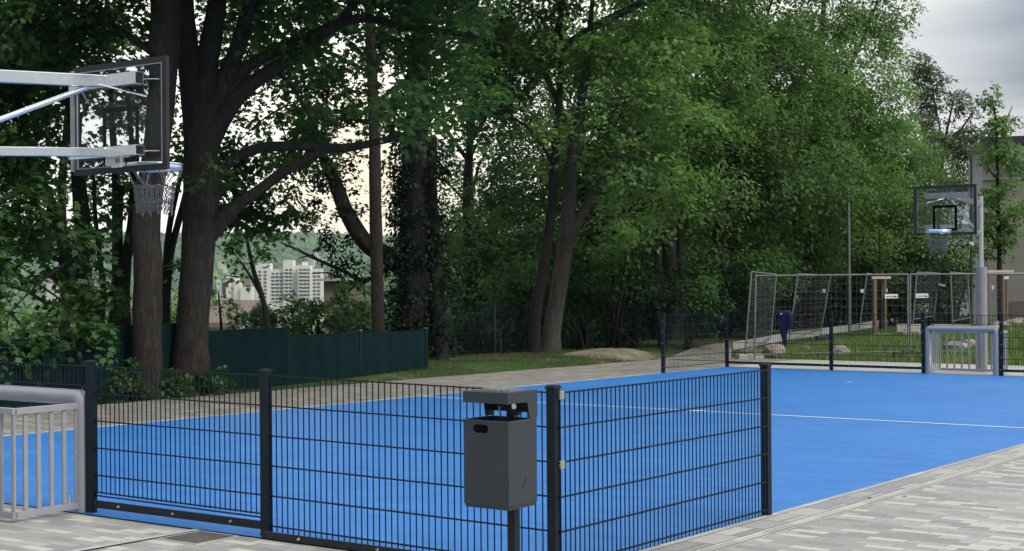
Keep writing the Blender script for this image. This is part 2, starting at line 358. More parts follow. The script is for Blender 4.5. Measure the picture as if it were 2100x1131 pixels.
# ---------------------------------------------------------------- fences
def post_mb(h,w=.06): return MB().box(-w/2,w/2,-w/2,w/2,0,h)
def add_post(parent,x,y,h,w=.06,ref=(0,0,0),caps=True,bolts=False,facing=-1):
    z=G(ref[0]+x,ref[1]+y)-ref[2]
    p=post_mb(h+.02,w).build('post',M['fencepaint'],parent,bevel=.003,loc=(x,y,z-.02))
    if caps:
        c=MB().box(-w/2-.007,w/2+.007,-w/2-.007,w/2+.007,h,h+.012).build('cap',M['anthracite'],p,bevel=.003)
    if bolts:
        for zz in (.12,.35,.58,.80,1.0):
            b=MB().box(-.012,.012,-w/2-.012,-w/2,zz,zz+.02).build('clip',M['galvdull'],p)
    return p
def panel_mb(p0,p1,z0,z1,zb0=None,zt0=None,rails=None,pitch=.05,rv=.0030,rh=.0040,tops=(None,None)):
    """welded mesh panel between two points; z at both ends from ground"""
    mb=MB(); a=Vector(p0);b=Vector(p1); Ln=(b-a).length; d=(b-a)/Ln
    n=int(Ln/pitch); off=(Ln-n*pitch)/2
    nrm=Vector((-d.y,d.x,0)).normalized()
    def q(t): return a+d*t
    for i in range(n+1):
        t=off+i*pitch; p=q(t)
        mb.bar(p+Vector((0,0,z0)),p+Vector((0,0,z1)),2*rv,2*rv)
    for z in rails:
        for s in (-1,1):
            o=nrm*s*(rv+rh)
            mb.bar(q(0)+Vector((0,0,z))+o,q(Ln)+Vector((0,0,z))+o,2*rh,2*rh)
    return mb
RAILS=[1.055-.2*i for i in range(6)]
def fence_run(name,lab,group,posts,hts,panels,strips,sgn,base):
    """posts [(x,y)], panels [(i,j,offset)], in court coords; base = origin"""
    X,Y=l2w(*base); z0=G(*base)
    root=empty(name,(X,Y,z0),-TH,label=lab,cat='fence',group=group)
    ref=(base[0],base[1],z0)
    for (x,y),h in zip(posts,hts): add_post(root,x-base[0],y-base[1],h,ref=ref,bolts=(sgn>0))
    for (i,j,o,kw) in panels:
        a=posts[i];b=posts[j]; a=Vector((a[0]-base[0]+o[0],a[1]-base[1]+o[1],G(*a)-z0)); b=Vector((b[0]-base[0]+o[0],b[1]-base[1]+o[1],G(*b)-z0))
        d=(b-a).normalized(); ga=kw.get('ga',.034); gb=kw.get('gb',.034)
        za=hts[i]-1.10; zb=hts[j]-1.10
        a=a+d*ga+Vector((0,0,za)); b=b-d*gb+Vector((0,0,zb))
        rails=kw.get('rails',RAILS)
        mb=panel_mb(a,b,kw.get('z0',.02),kw.get('z1',1.062),rails=rails,rv=.0030 if sgn<0 else .0021,rh=.0036 if sgn<0 else .0048)
        for e,s in((a,1),(b,-1)):
            for z in rails[1:]: mb.bar(e-d*s*ga+Vector((0,0,z)),e+d*s*.012+Vector((0,0,z)),.012,.016)
        mb.build('mesh_panel',M['fencepaint'],root)
    for (i,j,zl,zh,off,nb) in strips:
        a=posts[i];b=posts[j]; d=(Vector(b)-Vector(a)).normalized()
        pa=Vector((a[0]-base[0]+off[0]+d.x*.035,a[1]-base[1]+off[1]+d.y*.035,G(*a)-z0)); pb=Vector((b[0]-base[0]+off[0]-d.x*.035,b[1]-base[1]+off[1]-d.y*.035,G(*b)-z0))
        zc=Vector((0,0,(zl+zh)/2))
        st=MB().bar(pa+zc,pb+zc,.012,zh-zl).build('kick_strip',M['dark'],root)
        nbm=MB()
        for k in range(nb):
            p=pa.lerp(pb,(k+.5)/nb)+zc
            o=Vector((0,-1,0)) if abs(d.x)>.5 else Vector((1,0,0))
            p=p+o*.010
            nbm=MB().tube([p-o*.006,p+o*.006],[.011,.008],8); nbm.build('bolt',M['bolt'] if k%3==1 else M['anthracite'],st)
    return root
S1,S2,T4=4.1336,2.3228,2.7126
GW=1.467
# near right run: goal side post, middle post, corner post, end post
fence_run('mesh_fence','dark wire mesh fence around the near right corner of the court, behind the litter bin','court fences',
    [(-S1,0),(-S2,0),(0,0),(0,T4)],[1.125,1.115,1.092,1.10],
    [(0,1,(0,.01),dict(z0=.12,rails=RAILS[:5]+[.105,.13])),(1,2,(0,.01),{}),(2,3,(.036,0),dict(ga=.0,gb=.03))],
    [(0,1,.045,.10,(0,-.012),9),(1,2,.005,.05,(0,-.075),10)],-1,(0,0))
# clips on the corner post
root=[o for o in C.objects if o.name=='mesh_fence'][0]
for z in (1.035,.635):
    MB().box(.032,.050,.0,.045,z-.025,z+.022).build('silver_clip',M['bolt'],root,bevel=.003)
# mesh above near goal + the next post/panels (left, out of frame)
fence_run('mesh_fence','dark wire mesh fence above and left of the near silver goal','court fences',
    [(-S1-GW,0),(-S1-GW-1.81,0),(-COURT_W,0)],[1.12,1.12,1.12],
    [(0,1,(0,.01),{}),(1,2,(0,.01),{})],[(0,1,.045,.10,(0,-.012),9)],-1,(-S1-GW,0))
X,Y=l2w(-S1,0)
r=empty('goal_top_mesh',(X,Y,G(-S1,0)),-TH,label='short strip of dark wire mesh above the near silver goal',cat='fence panel',group='mesh strips over the goals')
panel_mb((-GW+.034,.01,0),(-.034,.01,0),.925,1.085,rails=[1.078,.935]).build('mesh_panel',M['fencepaint'],r)
# far fences
FW=COURT_W; FL=COURT_L
fence_run('mesh_fence','dark wire mesh fence at the far left court corner with the navy jacket','court fences',
    [(-FW,FL-2.58),(-FW,FL),(-7.275,FL),(-FW+S1,FL)],[1.15,1.15,1.15,1.15],
    [(0,1,(.0,0),dict(z0=.02)),(1,2,(0,0),dict(z0=.10)),(2,3,(0,0),dict(z0=.10))],
    [(1,2,.075,.125,(0,-.012),8),(2,3,.075,.125,(0,-.012),8)],1,(-FW,FL))
fence_run('mesh_fence','dark wire mesh fence right of the far silver goal','court fences',
    [(-FW+S1+GW,FL),(-FW+S1+GW+1.81,FL),(0,FL)],[1.15,1.15,1.15],
    [(0,1,(0,0),dict(z0=.10)),(1,2,(0,0),dict(z0=.1))],[(0,1,.075,.125,(0,-.012),8)],1,(-FW+S1+GW,FL))
X,Y=l2w(-FW+S1,FL)
r=empty('goal_top_mesh',(X,Y,G(-FW+S1,FL)),-TH,label='short strip of dark wire mesh above the far silver goal',cat='fence panel',group='mesh strips over the goals')
panel_mb((.034,0,0),(GW-.034,0,0),.93,1.115,rails=[1.105,.94]).build('mesh_panel',M['fencepaint'],r)
# ---------------------------------------------------------------- goals
def make_goal(label):
    root=empty('mini_goal',(0,0,0),0,label=label,cat='goal',group='small silver goals at the two ends of the court')
    hw=(GW-.075)/2; R=.060; H=.905-R
    pts=[(-hw+R,0,0),(-hw+R,0,H-.04)]
    for k in range(1,6):
        t=k/6*math.pi/2; pts.append((-hw+R+.04*(1-math.cos(t)),0,H-.04+.04*math.sin(t)))
    pts.append((-hw+R+.04,0,H))
    full=pts+[(-x,y,z) for x,y,z in pts[::-1]]
    MB().tube(full,R,20).build('goal_frame',M['goal'],root)
    dp=.60; w=hw-.06
    for z0,z1 in((.03,.075),(.765,.81)):
        m=MB(); m.box(-w-.02,-w+.02,-dp,-.04,z0,z1); m.box(w-.02,w+.02,-dp,-.04,z0,z1); m.box(-w-.02,w+.02,-dp-.02,-dp+.02,z0+.001,z1+.001)
        m.build('cage_rail',M['goalbar'],root,bevel=.002)
    for i in range(5):
        y=-dp+ (i+.9)*dp/5.4
        for s in(-1,1):
            MB().box(s*w-.008,s*w+.008,y-.016,y+.016,.077,.763).build('cage_bar',M['goalbar'],root)
    n=9
    for i in range(n+1):
        x=-w+2*w*i/n
        MB().box(x-.016,x+.016,-dp-.008,-dp+.008,.078,.763).build('cage_bar',M['goalbar'],root)
    bt=MB().tube([(w-.0,-.12,.07),(w,-.12,.12)],.012,8); bt.tube([(w,-.12,.12),(w,-.12,.145)],[.016,.012],8)
    bt.build('bolt',M['galv'],root)
    return root
g1=make_goal('silver tube goal with barred cage at the left edge of the near fence')
X,Y=l2w(-S1-GW/2,0); g1.location=(X,Y,G(-S1,0)); g1.rotation_euler[2]=-TH
g2=copy_tree(g1); g2['label']='silver tube goal with barred cage at the far end under the far basketball board'
X,Y=l2w(-FW+S1+GW/2,FL); g2.location=(X,Y,G(-FW+S1,FL)); g2.rotation_euler[2]=-TH+math.pi
# ---------------------------------------------------------------- basketball hoops
def link(mb,p,d,L=.030,r=.0034,w=.0078,turn=0):
    "one chain link, long axis d, centre p"
    d=Vector(d).normalized(); t=Vector((0,1,0)) if abs(d.y)<.8 else Vector((1,0,0))
    a=d.cross(t).normalized(); b=d.cross(a)
    a2=a*math.cos(turn)+b*math.sin(turn); b2=d.cross(a2)
    n,m=8,4; vs=[];fs=[]
    for i in range(n):
        q=2*math.pi*i/n; cpt=Vector(p)+d*math.sin(q)*L/2+a2*math.cos(q)*w
        out=(d*math.sin(q)+a2*math.cos(q)).normalized()
        for j in range(m):
            z=2*math.pi*j/m; vs.append(cpt+out*math.cos(z)*r+b2*math.sin(z)*r)
    for i in range(n):
        for j in range(m): fs.append((i*m+j,((i+1)%n)*m+j,((i+1)%n)*m+(j+1)%m,i*m+(j+1)%m))
    mb.add(vs,fs,True)
def chain(mb,a,b,sag=0):
    a=Vector(a);b=Vector(b); n=max(1,int(round((b-a).length/.027)))
    for i in range(n):
        t=(i+.5)/n; p=a.lerp(b,t)+Vector((0,0,-sag*math.sin(math.pi*t))); link(mb,p,(b-a),L=.026,turn=(i%2)*math.pi/2+.35)
def make_hoop(label):
    root=empty('basketball_hoop',(0,0,0),0,label=label,cat='basketball hoop',group='basketball hoops on grey posts')
    MB().tube([(0,0,-.02),(0,0,2.0)],.105,24).build('padded_post',M['pad'],root,bevel=.01)
    MB().tube([(0,0,2.0),(0,0,3.36)],.045,18).build('upper_post',M['galv'],root)
    yb=1.925
    ua=MB().bar((0,.04,3.20),(0,yb-.17,3.305),.085,.095); ua.build('upper_arm',M['galv'],root,bevel=.006)
    MB().bar((0,.04,2.64),(0,yb-.17,2.735),.07,.07).build('lower_arm',M['galv'],root,bevel=.006)
    MB().tube([(0,.05,2.62),(0,yb-.30,3.245)],.022,12).build('diagonal_brace',M['galv'],root)
    for z,h in((3.305,.10),(2.735,.08)):
        # open square tube
        m=MB(); t=.006; x=.41
        for (y0,y1,z0,z1) in((-.045,.045,z+h/2-t,z+h/2),(-.045,.045,z-h/2,z-h/2+t),(-.045,-.045+t,z-h/2+t,z+h/2-t),(.045-t,.045,z-h/2+t,z+h/2-t)):
            m.box(-x,x,yb-.125+y0,yb-.125+y1,z0,z1)
        ct=m.build('cross_tube',M['galv'],root)
        for s in(-1,1):
            MB().bar((s*.33,yb-.078,z),(s*.50,yb-.005,z-.005),.03,.008).build('board_bracket',M['galv'],ct)
    for s in(-1,1):
        MB().tube([(s*.12,yb-.3,3.26),(s*.36,yb-.01,3.17)],.007,6).build('stay_rod',M['galv'],root)
    zb,zt,w=2.58,3.48,.577
    f=MB(); b=.048
    f.box(-w,w,yb,yb+.035,zb,zb+b); f.box(-w,w,yb,yb+.035,zt-b,zt); f.box(-w,-w+b,yb,yb+.035,zb+b,zt-b); f.box(w-b,w,yb,yb+.035,zb+b,zt-b)
    bd=f.build('board_frame',M['boardframe'],root)
    f=MB(); b2=b+.006
    f.box(-w+b,-w+b2,yb-.004,yb+.01,zb+b,zt-b);f.box(w-b2,w-b,yb-.004,yb+.01,zb+b,zt-b);f.box(-w+b2,w-b2,yb-.004,yb+.01,zb+b,zb+b2);f.box(-w+b2,w-b2,yb-.004,yb+.01,zt-b2,zt-b)
    f.build('inner_trim',M['goalbar'],bd)
    f=MB(); f.box(-w-.001,-w+.030,yb-.028,yb-.001,zb+.03,zt-.03); f.build('edge_profile',M['goal'],bd)
    gl=MB().box(-w+b2,w-b2,yb+.012,yb+.022,zb+b2,zt-b2).build('clear_panel',M['glass'],root)
    f=MB(); q=.045; y0,y1=yb+.0225,yb+.0245
    f.box(-.225,.225,y0,y1,3.12-q,3.12); f.box(-.225,.225,y0,y1,2.66,2.66+q); f.box(-.225,-.225+q,y0,y1,2.66+q,3.12-q); f.box(.225-q,.225,y0,y1,2.66+q,3.12-q)
    f.build('target_square',M['boardmark'],root)
    f=MB(); f.box(-.07,.07,yb-.02,yb+.01,2.62,2.74); f.box(-.055,.055,yb+.036,yb+.15,2.60,2.665); f.box(-.055,-.045,yb-.09,yb-.02,2.63,2.73); f.box(.045,.055,yb-.09,yb-.02,2.63,2.73)
    f.build('rim_mount',M['galv'],root,bevel=.003)
    cy=yb+.37; R=.228
    rim=MB(); rim.ring((0,cy,2.665),R,.010,40,8)
    n=40; vs=[];fs=[]
    for i in range(n):
        t=2*math.pi*i/n
        for rr,zz in((R+.004,2.66),(R+.004,2.615),(R-.002,2.615),(R-.002,2.66)): vs.append((rr*math.cos(t),cy+rr*math.sin(t),zz))
    for i in range(n):
        for j in range(4): fs.append((i*4+j,((i+1)%n)*4+j,((i+1)%n)*4+(j+1)%4,i*4+(j+1)%4))
    rim.add(vs,fs,True); rim.build('rim',M['galv'],root)
    net=MB(); rr=random.Random(3); n=12
    P=lambda k,r,z:(r*math.cos(2*math.pi*k/n),cy+r*math.sin(2*math.pi*k/n),z)
    z1,z2,z3=2.49,2.365,2.25
    for k in range(n):
        chain(net,P(k,R,2.61),P(k+.5*(1 if k%2 else -1),.165,z1))
        chain(net,P(k+.0,.165,z1),P(k,.150,z2)); chain(net,P(k,.150,z2),P(k+rr.uniform(-.1,.1),.143,z3+rr.uniform(-.02,.015)))
        chain(net,P(k,.165,z1),P(k+1,.165,z1),.012); chain(net,P(k,.150,z2),P(k+1,.150,z2),.012)
        chain(net,P(k+.5,.165,z1-.01),P(k+.5,.152,z2-.01)); chain(net,P(k+.5,.15,z2-.01),P(k+.5+rr.uniform(-.1,.1),.141,z3+rr.uniform(0,.05)))
    net.build('chain_net',M['chain'],root)
    return root
h1=make_hoop('near basketball hoop with clear board seen from behind and a hanging chain net')
X,Y=l2w(-S1-GW/2,-1.05); h1.location=(X,Y,G(-5,-1)); h1.rotation_euler[2]=-TH
h2=copy_tree(h1); h2['label']='far basketball hoop on a grey post facing the camera over the far goal'
X,Y=l2w(-FW+S1+GW/2+.0,FL+1.12); h2.location=(X,Y,G(-5,FL+1)); h2.rotation_euler[2]=-TH+math.pi
# ---------------------------------------------------------------- litter bin
bx,by=w2l(*pt(1040,565,7.95).xy)
X,Y=l2w(bx,by); zg=G(bx,by)
bn=empty('litter_bin',(X,Y,zg),-TH,label='anthracite square litter bin with ashtray lid on a post before the near fence',cat='litter bin')
BW,BD=.30,.262; z0,z1=.49,.94
m=MB(); t=.004
# front face with a slot
def slot_face(mb,x0,x1,zl,zh,cx,cz,w,h,y):
    a0,a1,b0,b1=cx-w/2,cx+w/2,cz-h/2,cz+h/2; q=lambda xa,xb,za,zb: mb.add([(xa,y,za),(xb,y,za),(xb,y,zb),(xa,y,zb)],[(0,1,2,3)])
    q(x0,x1,zl,b0); q(x0,x1,b1,zh); q(x0,a0,b0,b1); q(a1,x1,b0,b1)
    ring=[]
    for sx,sz,t0 in ((1,-1,-90),(1,1,0),(-1,1,90),(-1,-1,180)):
        ccx=cx+sx*(w/2-h/2); arc=[(ccx+math.cos(math.radians(t0+k*15))*h/2,cz+math.sin(math.radians(t0+k*15))*h/2) for k in range(7)]
        mb.add([(cx+sx*w/2,y,cz+sz*h/2)]+[(a,y,b) for a,b in arc],[tuple(range(8))]); ring+=arc
    N=len(ring)
    mb.add([(a,y,b) for a,b in ring]+[(a,y+.008,b) for a,b in ring],[(i,(i+1)%N,N+(i+1)%N,N+i) for i in range(N)])
slot_face(m,-BW,0,z0,z1,-.185,.895,.105,.046,0)
m.box(-.006,0,.0005,BD-.004,z0,z1); m.box(-BW,-BW+.004,.0005,BD-.004,z0,z1); m.box(-BW,0,BD-.004,BD,z0,z1); m.box(-BW,0,.0005,BD,z0-.004,z0)
m.build('bin_body',M['binpaint'],bn)
lip=MB(); lip.box(-BW-.002,.002,-.003,.001,z1-.004,z1+.002); lip.box(-.002,.002,.0,BD,z1-.0041,z1+.0019); lip.box(-BW-.002,-BW+.002,.0,BD,z1-.0041,z1+.0019)
MB().box(-BW+.006,-.006,.004,BD-.006,z0-.022,z0-.004).build('base_plate',M['binpaint'],bn)
lip.build('rim_edge',M['lip_highlight'],bn)  # real lip, its edge highlight put into the lighter colour
MB().box(-BW+.008,-.008,.010,BD-.008,.62,.70).build('bag_liner',M['dark'],bn)
li=MB(); lx0,lx1=-BW+.006,.006; zt=1.095; lh=.060
li.box(lx0,lx1,-.008,BD,zt-.004,zt)
li.box(lx0,lx1,-.012,-.008,zt-lh,zt-.0005)
for x in(lx0,lx1-.004):
    # side cheek: lip plus rear leg with slanted edge
    vs=[(x,-.008,zt-.004),(x,BD,zt-.004),(x,BD,z1+.006),(x,BD-.075,z1+.006),(x,BD-.09,zt-lh-.006),(x,BD-.105,zt-lh),(x,-.008,zt-lh)]
    vs2=[(a+.004,b,c) for a,b,c in vs]; n=len(vs)
    li.add(vs+vs2,[tuple(range(n)),tuple(range(n,2*n))[::-1]]+[(i,n+i,n+(i+1)%n,(i+1)%n) for i in range(n)])
li.box(lx0+.004,lx1-.004,BD-.006,BD-.002,z1+.03,zt-.004)
lid=li.build('lid',M['binpaint'],bn)
a=MB(); a.box(-.27,-.03,.05,.20,zt+.0005,zt+.004)
for i in range(5): a.box(-.235+i*.042,-.213+i*.042,.07+.0*i,.18,zt+.0045,zt+.009)
a.build('ashtray_grid',M['galvdull'],lid)
MB().tube([(-.13,BD-.03,1.0),(-.13,BD-.008,1.0)],.016,14).build('lock',M['galv'],lid)
MB().box(-.16,-.10,BD-.04,BD-.008,.955,.985).build('lock_plate',M['binpaint'],lid)
MB().box(-.245,-.235,BD-.02,BD-.008,.965,.995).build('catch',M['tagw'],lid)
MB().box(-.206,-.154,BD+.002,BD+.054,-.02,1.02).build('post',M['anthracite'],bn,bevel=.004)
# scuff on side
MB().bar((.0006,.13,.58),(.0006,.16,.625),.0008,.008).build('scuff',M['anthracite'],bn)
# ---------------------------------------------------------------- drain cover and small bits on the pavement
q=gp(406,1105); dx_,dy_=w2l(q.x,q.y)
dr=empty('drain_cover',(q.x,q.y,q.z),-TH,label='worn dark square drain cover in the pavement before the near fence',cat='drain cover')
MB().box(-.175,.175,-.175,.175,-.01,.0085).build('infill',M['drain'],dr)
f=MB(); 
for a in((-.19,-.175,-.19,.19),(.175,.19,-.19,.19)): f.box(a[0],a[1],a[2],a[3],-.01,.010)
f.box(-.175,.175,-.19,-.175,-.01,.0102); f.box(-.175,.175,.175,.19,-.01,.0102)
f.build('frame',M['concrete'],dr)
strip_sheet('kerb',dx_-.265,dx_-.205,-3.2,-.09,M['pathband'],0.005,1,1)
for i,(a,b,l) in enumerate([(1783,1024,'twig beside the kerb line right of the end post'),(1856,1022,'small dark leaf on the grey pavers near the right edge')]):
    q=gp(a,b); mb=MB(); mb.add([(-.03,0,.012),(0,-.008,.014),(.03,.003,.013),(0,.009,.016)],[(0,1,2,3)]); mb.add([(-.03,0,.008),(0,-.008,.009),(.03,.003,.008),(0,.009,.010)],[(3,2,1,0)])
    o=mb.build('fallen_leaf',M['bark_dark'],loc=(q.x,q.y,q.z),rz=-.5+i*.6); tag(o,l,'fallen leaf')
q=gp(1741,785); o=MB().add([(-.05,-.02,.012),(.05,-.015,.014),(.055,.02,.018),(-.04,.025,.012),(-.05,-.02,.010),(.05,-.015,.012),(.055,.02,.016),(-.04,.025,.010)],[(0,1,2,3),(7,6,5,4)]).build('paper_scrap',M['tagw'],loc=(q.x,q.y,q.z),rz=.2); tag(o,'small white scrap of paper lying on the far part of the blue court','paper scrap')
rl=random.Random(5)
lt=MB()
for i in range(14):
    a=gp(552+rl.uniform(0,28),1101+rl.uniform(-2,6)); r_=rl.uniform(.006,.014)
    ring=[(a.x+r_*math.cos(k*2.09+i),a.y+r_*math.sin(k*2.09+i),a.z+.004) for k in range(3)]
    lt.add(ring+[(a.x,a.y,a.z+.004+r_)],[(0,1,3),(1,2,3),(2,0,3),(0,2,1)])
tag(lt.build('litter',M['litter']),'crumbs of pale grit at the foot of the second near post','grit',None,'stuff')
# ---------------------------------------------------------------- foliage
STAR=np.array([(0,-.05),(-.42,.02),(-.27,.24),(-.5,.52),(-.19,.5),(0,1),(.19,.5),(.5,.52),(.27,.24),(.42,.02)],float)
OVAL=np.array([(0,0),(-.27,.33),(-.22,.72),(0,1),(.22,.72),(.27,.33)],float)
RHOM=np.array([(0,0),(-.3,.5),(0,1),(.3,.5)],float)
def unit(a): return a/np.maximum(1e-9,np.linalg.norm(a,axis=-1,keepdims=True))
def gapnoise(p,s,seed):
    q=p*s
    return (np.sin(q[:,0]*1.7+seed)+np.sin(q[:,1]*1.3+seed*2+q[:,2])+np.sin(q[:,2]*1.9+seed*.7+q[:,0]*.8)+np.sin((q[:,0]-q[:,1])*2.3+seed*3))/4
def foliage_mesh(name,P,N,T,size,tint,tmpl,mat,fold=.18):
    n=len(P); k=len(tmpl)
    N=unit(N); T=unit(T-N*(T*N).sum(1,keepdims=True)); B=np.cross(N,T)
    x=tmpl[:,0][None,:,None]; y=tmpl[:,1][None,:,None]
    sz=size[:,None,None]
    co=P[:,None,:]+sz*(x*B[:,None,:]+y*T[:,None,:]-(np.abs(x)*fold*1.6+(y**2)*fold)*N[:,None,:])
    co=co.reshape(-1,3).astype(np.float32)
    me=bpy.data.meshes.new(name)
    me.vertices.add(n*k); me.loops.add(n*k); me.polygons.add(n)
    me.vertices.foreach_set('co',co.ravel())
    me.loops.foreach_set('vertex_index',np.arange(n*k,dtype=np.int32))
    me.polygons.foreach_set('loop_start',np.arange(0,n*k,k,dtype=np.int32))
    try: me.polygons.foreach_set('loop_total',np.full(n,k,dtype=np.int32))
    except Exception: pass
    at=me.attributes.new('tint','FLOAT','FACE'); at.data.foreach_set('value',tint.astype(np.float32))
    me.update(calc_edges=True); me.materials.append(mat)
    return me
def sprays(blobs,dens,per,spr,size,seed,shell=.33,gap=-.15,gs=1.0,droop=.5,zmin=None):
    rs=np.random.RandomState(seed); PP=[];NN=[];TT=[];tt=[];ctrs=[]
    for bi,(c,r) in enumerate(blobs):
        c=np.array(c,float); r=np.array(r,float)
        n=max(6,int(dens*4.19*r.prod()))
        d=unit(rs.normal(size=(n,3))); rad=rs.rand(n,1)**shell
        ct=c+d*rad*r*(1+.10*np.sin(d[:,[0]]*5+seed)+.08*np.sin(d[:,[2]]*7+bi))
        keep=gapnoise(ct,gs,seed)>gap
        if zmin is not None: keep&=ct[:,2]>zmin
        ct=ct[keep]; d=d[keep]; n=len(ct)
        if n==0: continue
        ctrs.append(ct)
        n0=unit(d*.45+np.array([0,0,1.0])+rs.normal(size=(n,3))*.30)
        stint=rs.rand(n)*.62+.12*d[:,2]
        m=per
        a=rs.rand(n,m)*2*np.pi; q=np.sqrt(rs.rand(n,m))*spr*(.6+.8*rs.rand(n,1))
        e1=unit(np.cross(n0,rs.normal(size=(n,3)))); e2=np.cross(n0,e1)
        off=e1[:,None,:]*(np.cos(a)*q)[...,None]+e2[:,None,:]*(np.sin(a)*q*.7)[...,None]+n0[:,None,:]*(rs.normal(size=(n,m))*spr*.16)[...,None]
        off[...,2]-=droop*q*q/spr
        P=ct[:,None,:]+off
        N=n0[:,None,:]+rs.normal(size=(n,m,3))*.34
        T=off*1.2+rs.normal(size=(n,m,3))*spr*.5; T[...,2]-=spr*.5
        PP.append(P.reshape(-1,3));NN.append(N.reshape(-1,3));TT.append(T.reshape(-1,3))
        tt.append((stint[:,None]+rs.rand(n,m)*.28).reshape(-1))
    P=np.concatenate(PP);N=np.concatenate(NN);T=np.concatenate(TT);t=np.clip(np.concatenate(tt),0,1)
    s=size*(.65+.7*rs.rand(len(P)))
    return P,N,T,s,t,np.concatenate(ctrs)
def crown_obj(parent,blobs,mat,dens=4,per=28,spr=.5,size=.13,tmpl=STAR,seed=1,name='crown',**k):
    P,N,T,s,t,ct=sprays(blobs,dens,per,spr,size,seed,**k)
    me=foliage_mesh(name,P,N,T,s,t,tmpl,M[mat]); o=bpy.data.objects.new(name,me); C.objects.link(o)
    if parent: o.parent=parent
    o['n']=len(P); del o['n']
    return o,ct
def smooth_path(pts,rads,sub=4):
    P=[Vector(p) for p in pts]; out=[];ro=[]
    for i in range(len(P)-1):
        p0=P[max(0,i-1)];p1=P[i];p2=P[i+1];p3=P[min(len(P)-1,i+2)]
        for k in range(sub):
            t=k/sub; q=.5*((2*p1)+(p2-p0)*t+(2*p0-5*p1+4*p2-p3)*t*t+(-p0+3*p1-3*p2+p3)*t**3); out.append(q); ro.append(rads[i]+(rads[i+1]-rads[i])*t)
    out.append(P[-1]); ro.append(rads[-1]); return out,ro
def limbs_px(limbs,D0,rel):
    "limbs as photo points (px,py,width px[,depth]) -> tubes relative to the tree base"
    mb=MB()
    for li,l in enumerate(limbs):
        pts=[];rr=[]
        for e in l:
            D=e[3] if len(e)>3 else D0
            p=pt(e[0],e[1],D)-rel; pts.append(p); rr.append(e[2]/2*D/F)
        P,R=smooth_path(pts,rr,5)
        mb.tube(P,R,14 if rr[0]>.06 else 7,bump=.06 if rr[0]>.05 else .03,seed=li*1.7)
    return mb
def twigs(mb,anchors,ctrs,n,r0=.022,r1=.004,seed=0,rel=Vector((0,0,0))):
    rs=random.Random(seed)
    if len(ctrs)==0: return
    A=np.array(anchors,float)
    for i in range(n):
        c=ctrs[rs.randrange(len(ctrs))]
        d=((A-c)**2).sum(1); a=A[d.argmin()]
        L=math.sqrt(d.min())
        if L>4.5 or L<.3: continue
        m=(a*.5+c*.5); m=m+np.array([rs.uniform(-.1,.1)*L,rs.uniform(-.1,.1)*L,rs.uniform(-.02,.12)*L])
        P,R=smooth_path([a,m,c],[r0*min(1,L/2),(r0+r1)/2*min(1,L/2),r1],3)
        mb.tube(P,R,4,caps=False)
def tree(name,label,group,base,limbs,D0,blobs,leaf,bark='bark',cat='tree',seed=1,ntw=60,extra=None,roots=True,**k):
    """base=(px,D): trunk foot stands on the ground there; blobs in photo points (px,py,D,rx,ry,rz)"""
    p=pt(base[0],YH,base[1]); z=gw(p.x,p.y); rel=Vector((p.x,p.y,z))
    root=empty(name,rel,0,label=label,cat=cat,group=group)
    mb=limbs_px(limbs,D0,rel)
    B=[(pt(b[0],b[1],b[2])-rel,b[3:6]) for b in blobs]
    cr,ct=crown_obj(root,B,leaf,seed=seed,**k)
    anchors=[]
    for l in limbs:
        for i,e in enumerate(l):
            if i==0: continue
            D=e[3] if len(e)>3 else D0; D1=l[i-1][3] if len(l[i-1])>3 else D0
            a=pt(e[0],e[1],D)-rel; b=pt(l[i-1][0],l[i-1][1],D1)-rel
            for t in(0,.33,.66): anchors.append(a.lerp(b,t))
    # secondary branches to blob centres
    for c,r in B:
        d=[(Vector(a)-c).length for a in anchors]; j=int(np.argmin(d))
        if .8<d[j]<9:
            a=anchors[j]; mid=a.lerp(c,.5)+Vector((0,0,.15*d[j]*.4))
            kk=min(1,d[j]/2.5); P,R=smooth_path([a,mid,c],[.045*kk,.03*kk,.010*kk],4); mb.tube(P,R,6,caps=False,bump=.05)
            anchors+= [P[i] for i in range(2,len(P),3)]
    twigs(mb,anchors,ct,ntw,seed=seed)
    mb.build('trunk',M[bark],root)
    return root,rel
# ================================================================ TREES
gT='trees along the path'
# thick trunk behind the near basketball board
tree('maple_tree','tall thick maple trunk directly behind the near basketball net',gT,(304,22.3),
 [[(304,832,74),(304,790,64),(303,740,61),(302,650,60),(303,550,58),(300,450,58),(318,330,54),(331,205,55),(337,80,64),(343,-40,60),(350,-170,40)],
  [(338,60,30),(310,-30,24),(270,-130,14)],[(318,230,16),(270,170,11),(190,130,7),(110,95,4)],[(330,120,18),(240,60,12),(150,20,7)]],22.3,
 [(235,60,23.0,.9,.9,.75),(150,15,22.6,1.3,1.0,.7),(60,40,22.2,1.2,1.0,.8),(235,150,23.6,.55,.6,.35),(368,310,24.5,.3,.3,.3),(360,240,24.5,.3,.3,.3),(358,160,24.5,.3,.3,.3),(356,100,24.5,.3,.3,.3),(330,-160,22.5,2.2,2.0,1.0),(120,-170,23,2.0,2.0,1.0)],
 'leaf',seed=11,dens=13,per=34,spr=.42,size=.115,gap=-.45,ntw=60)
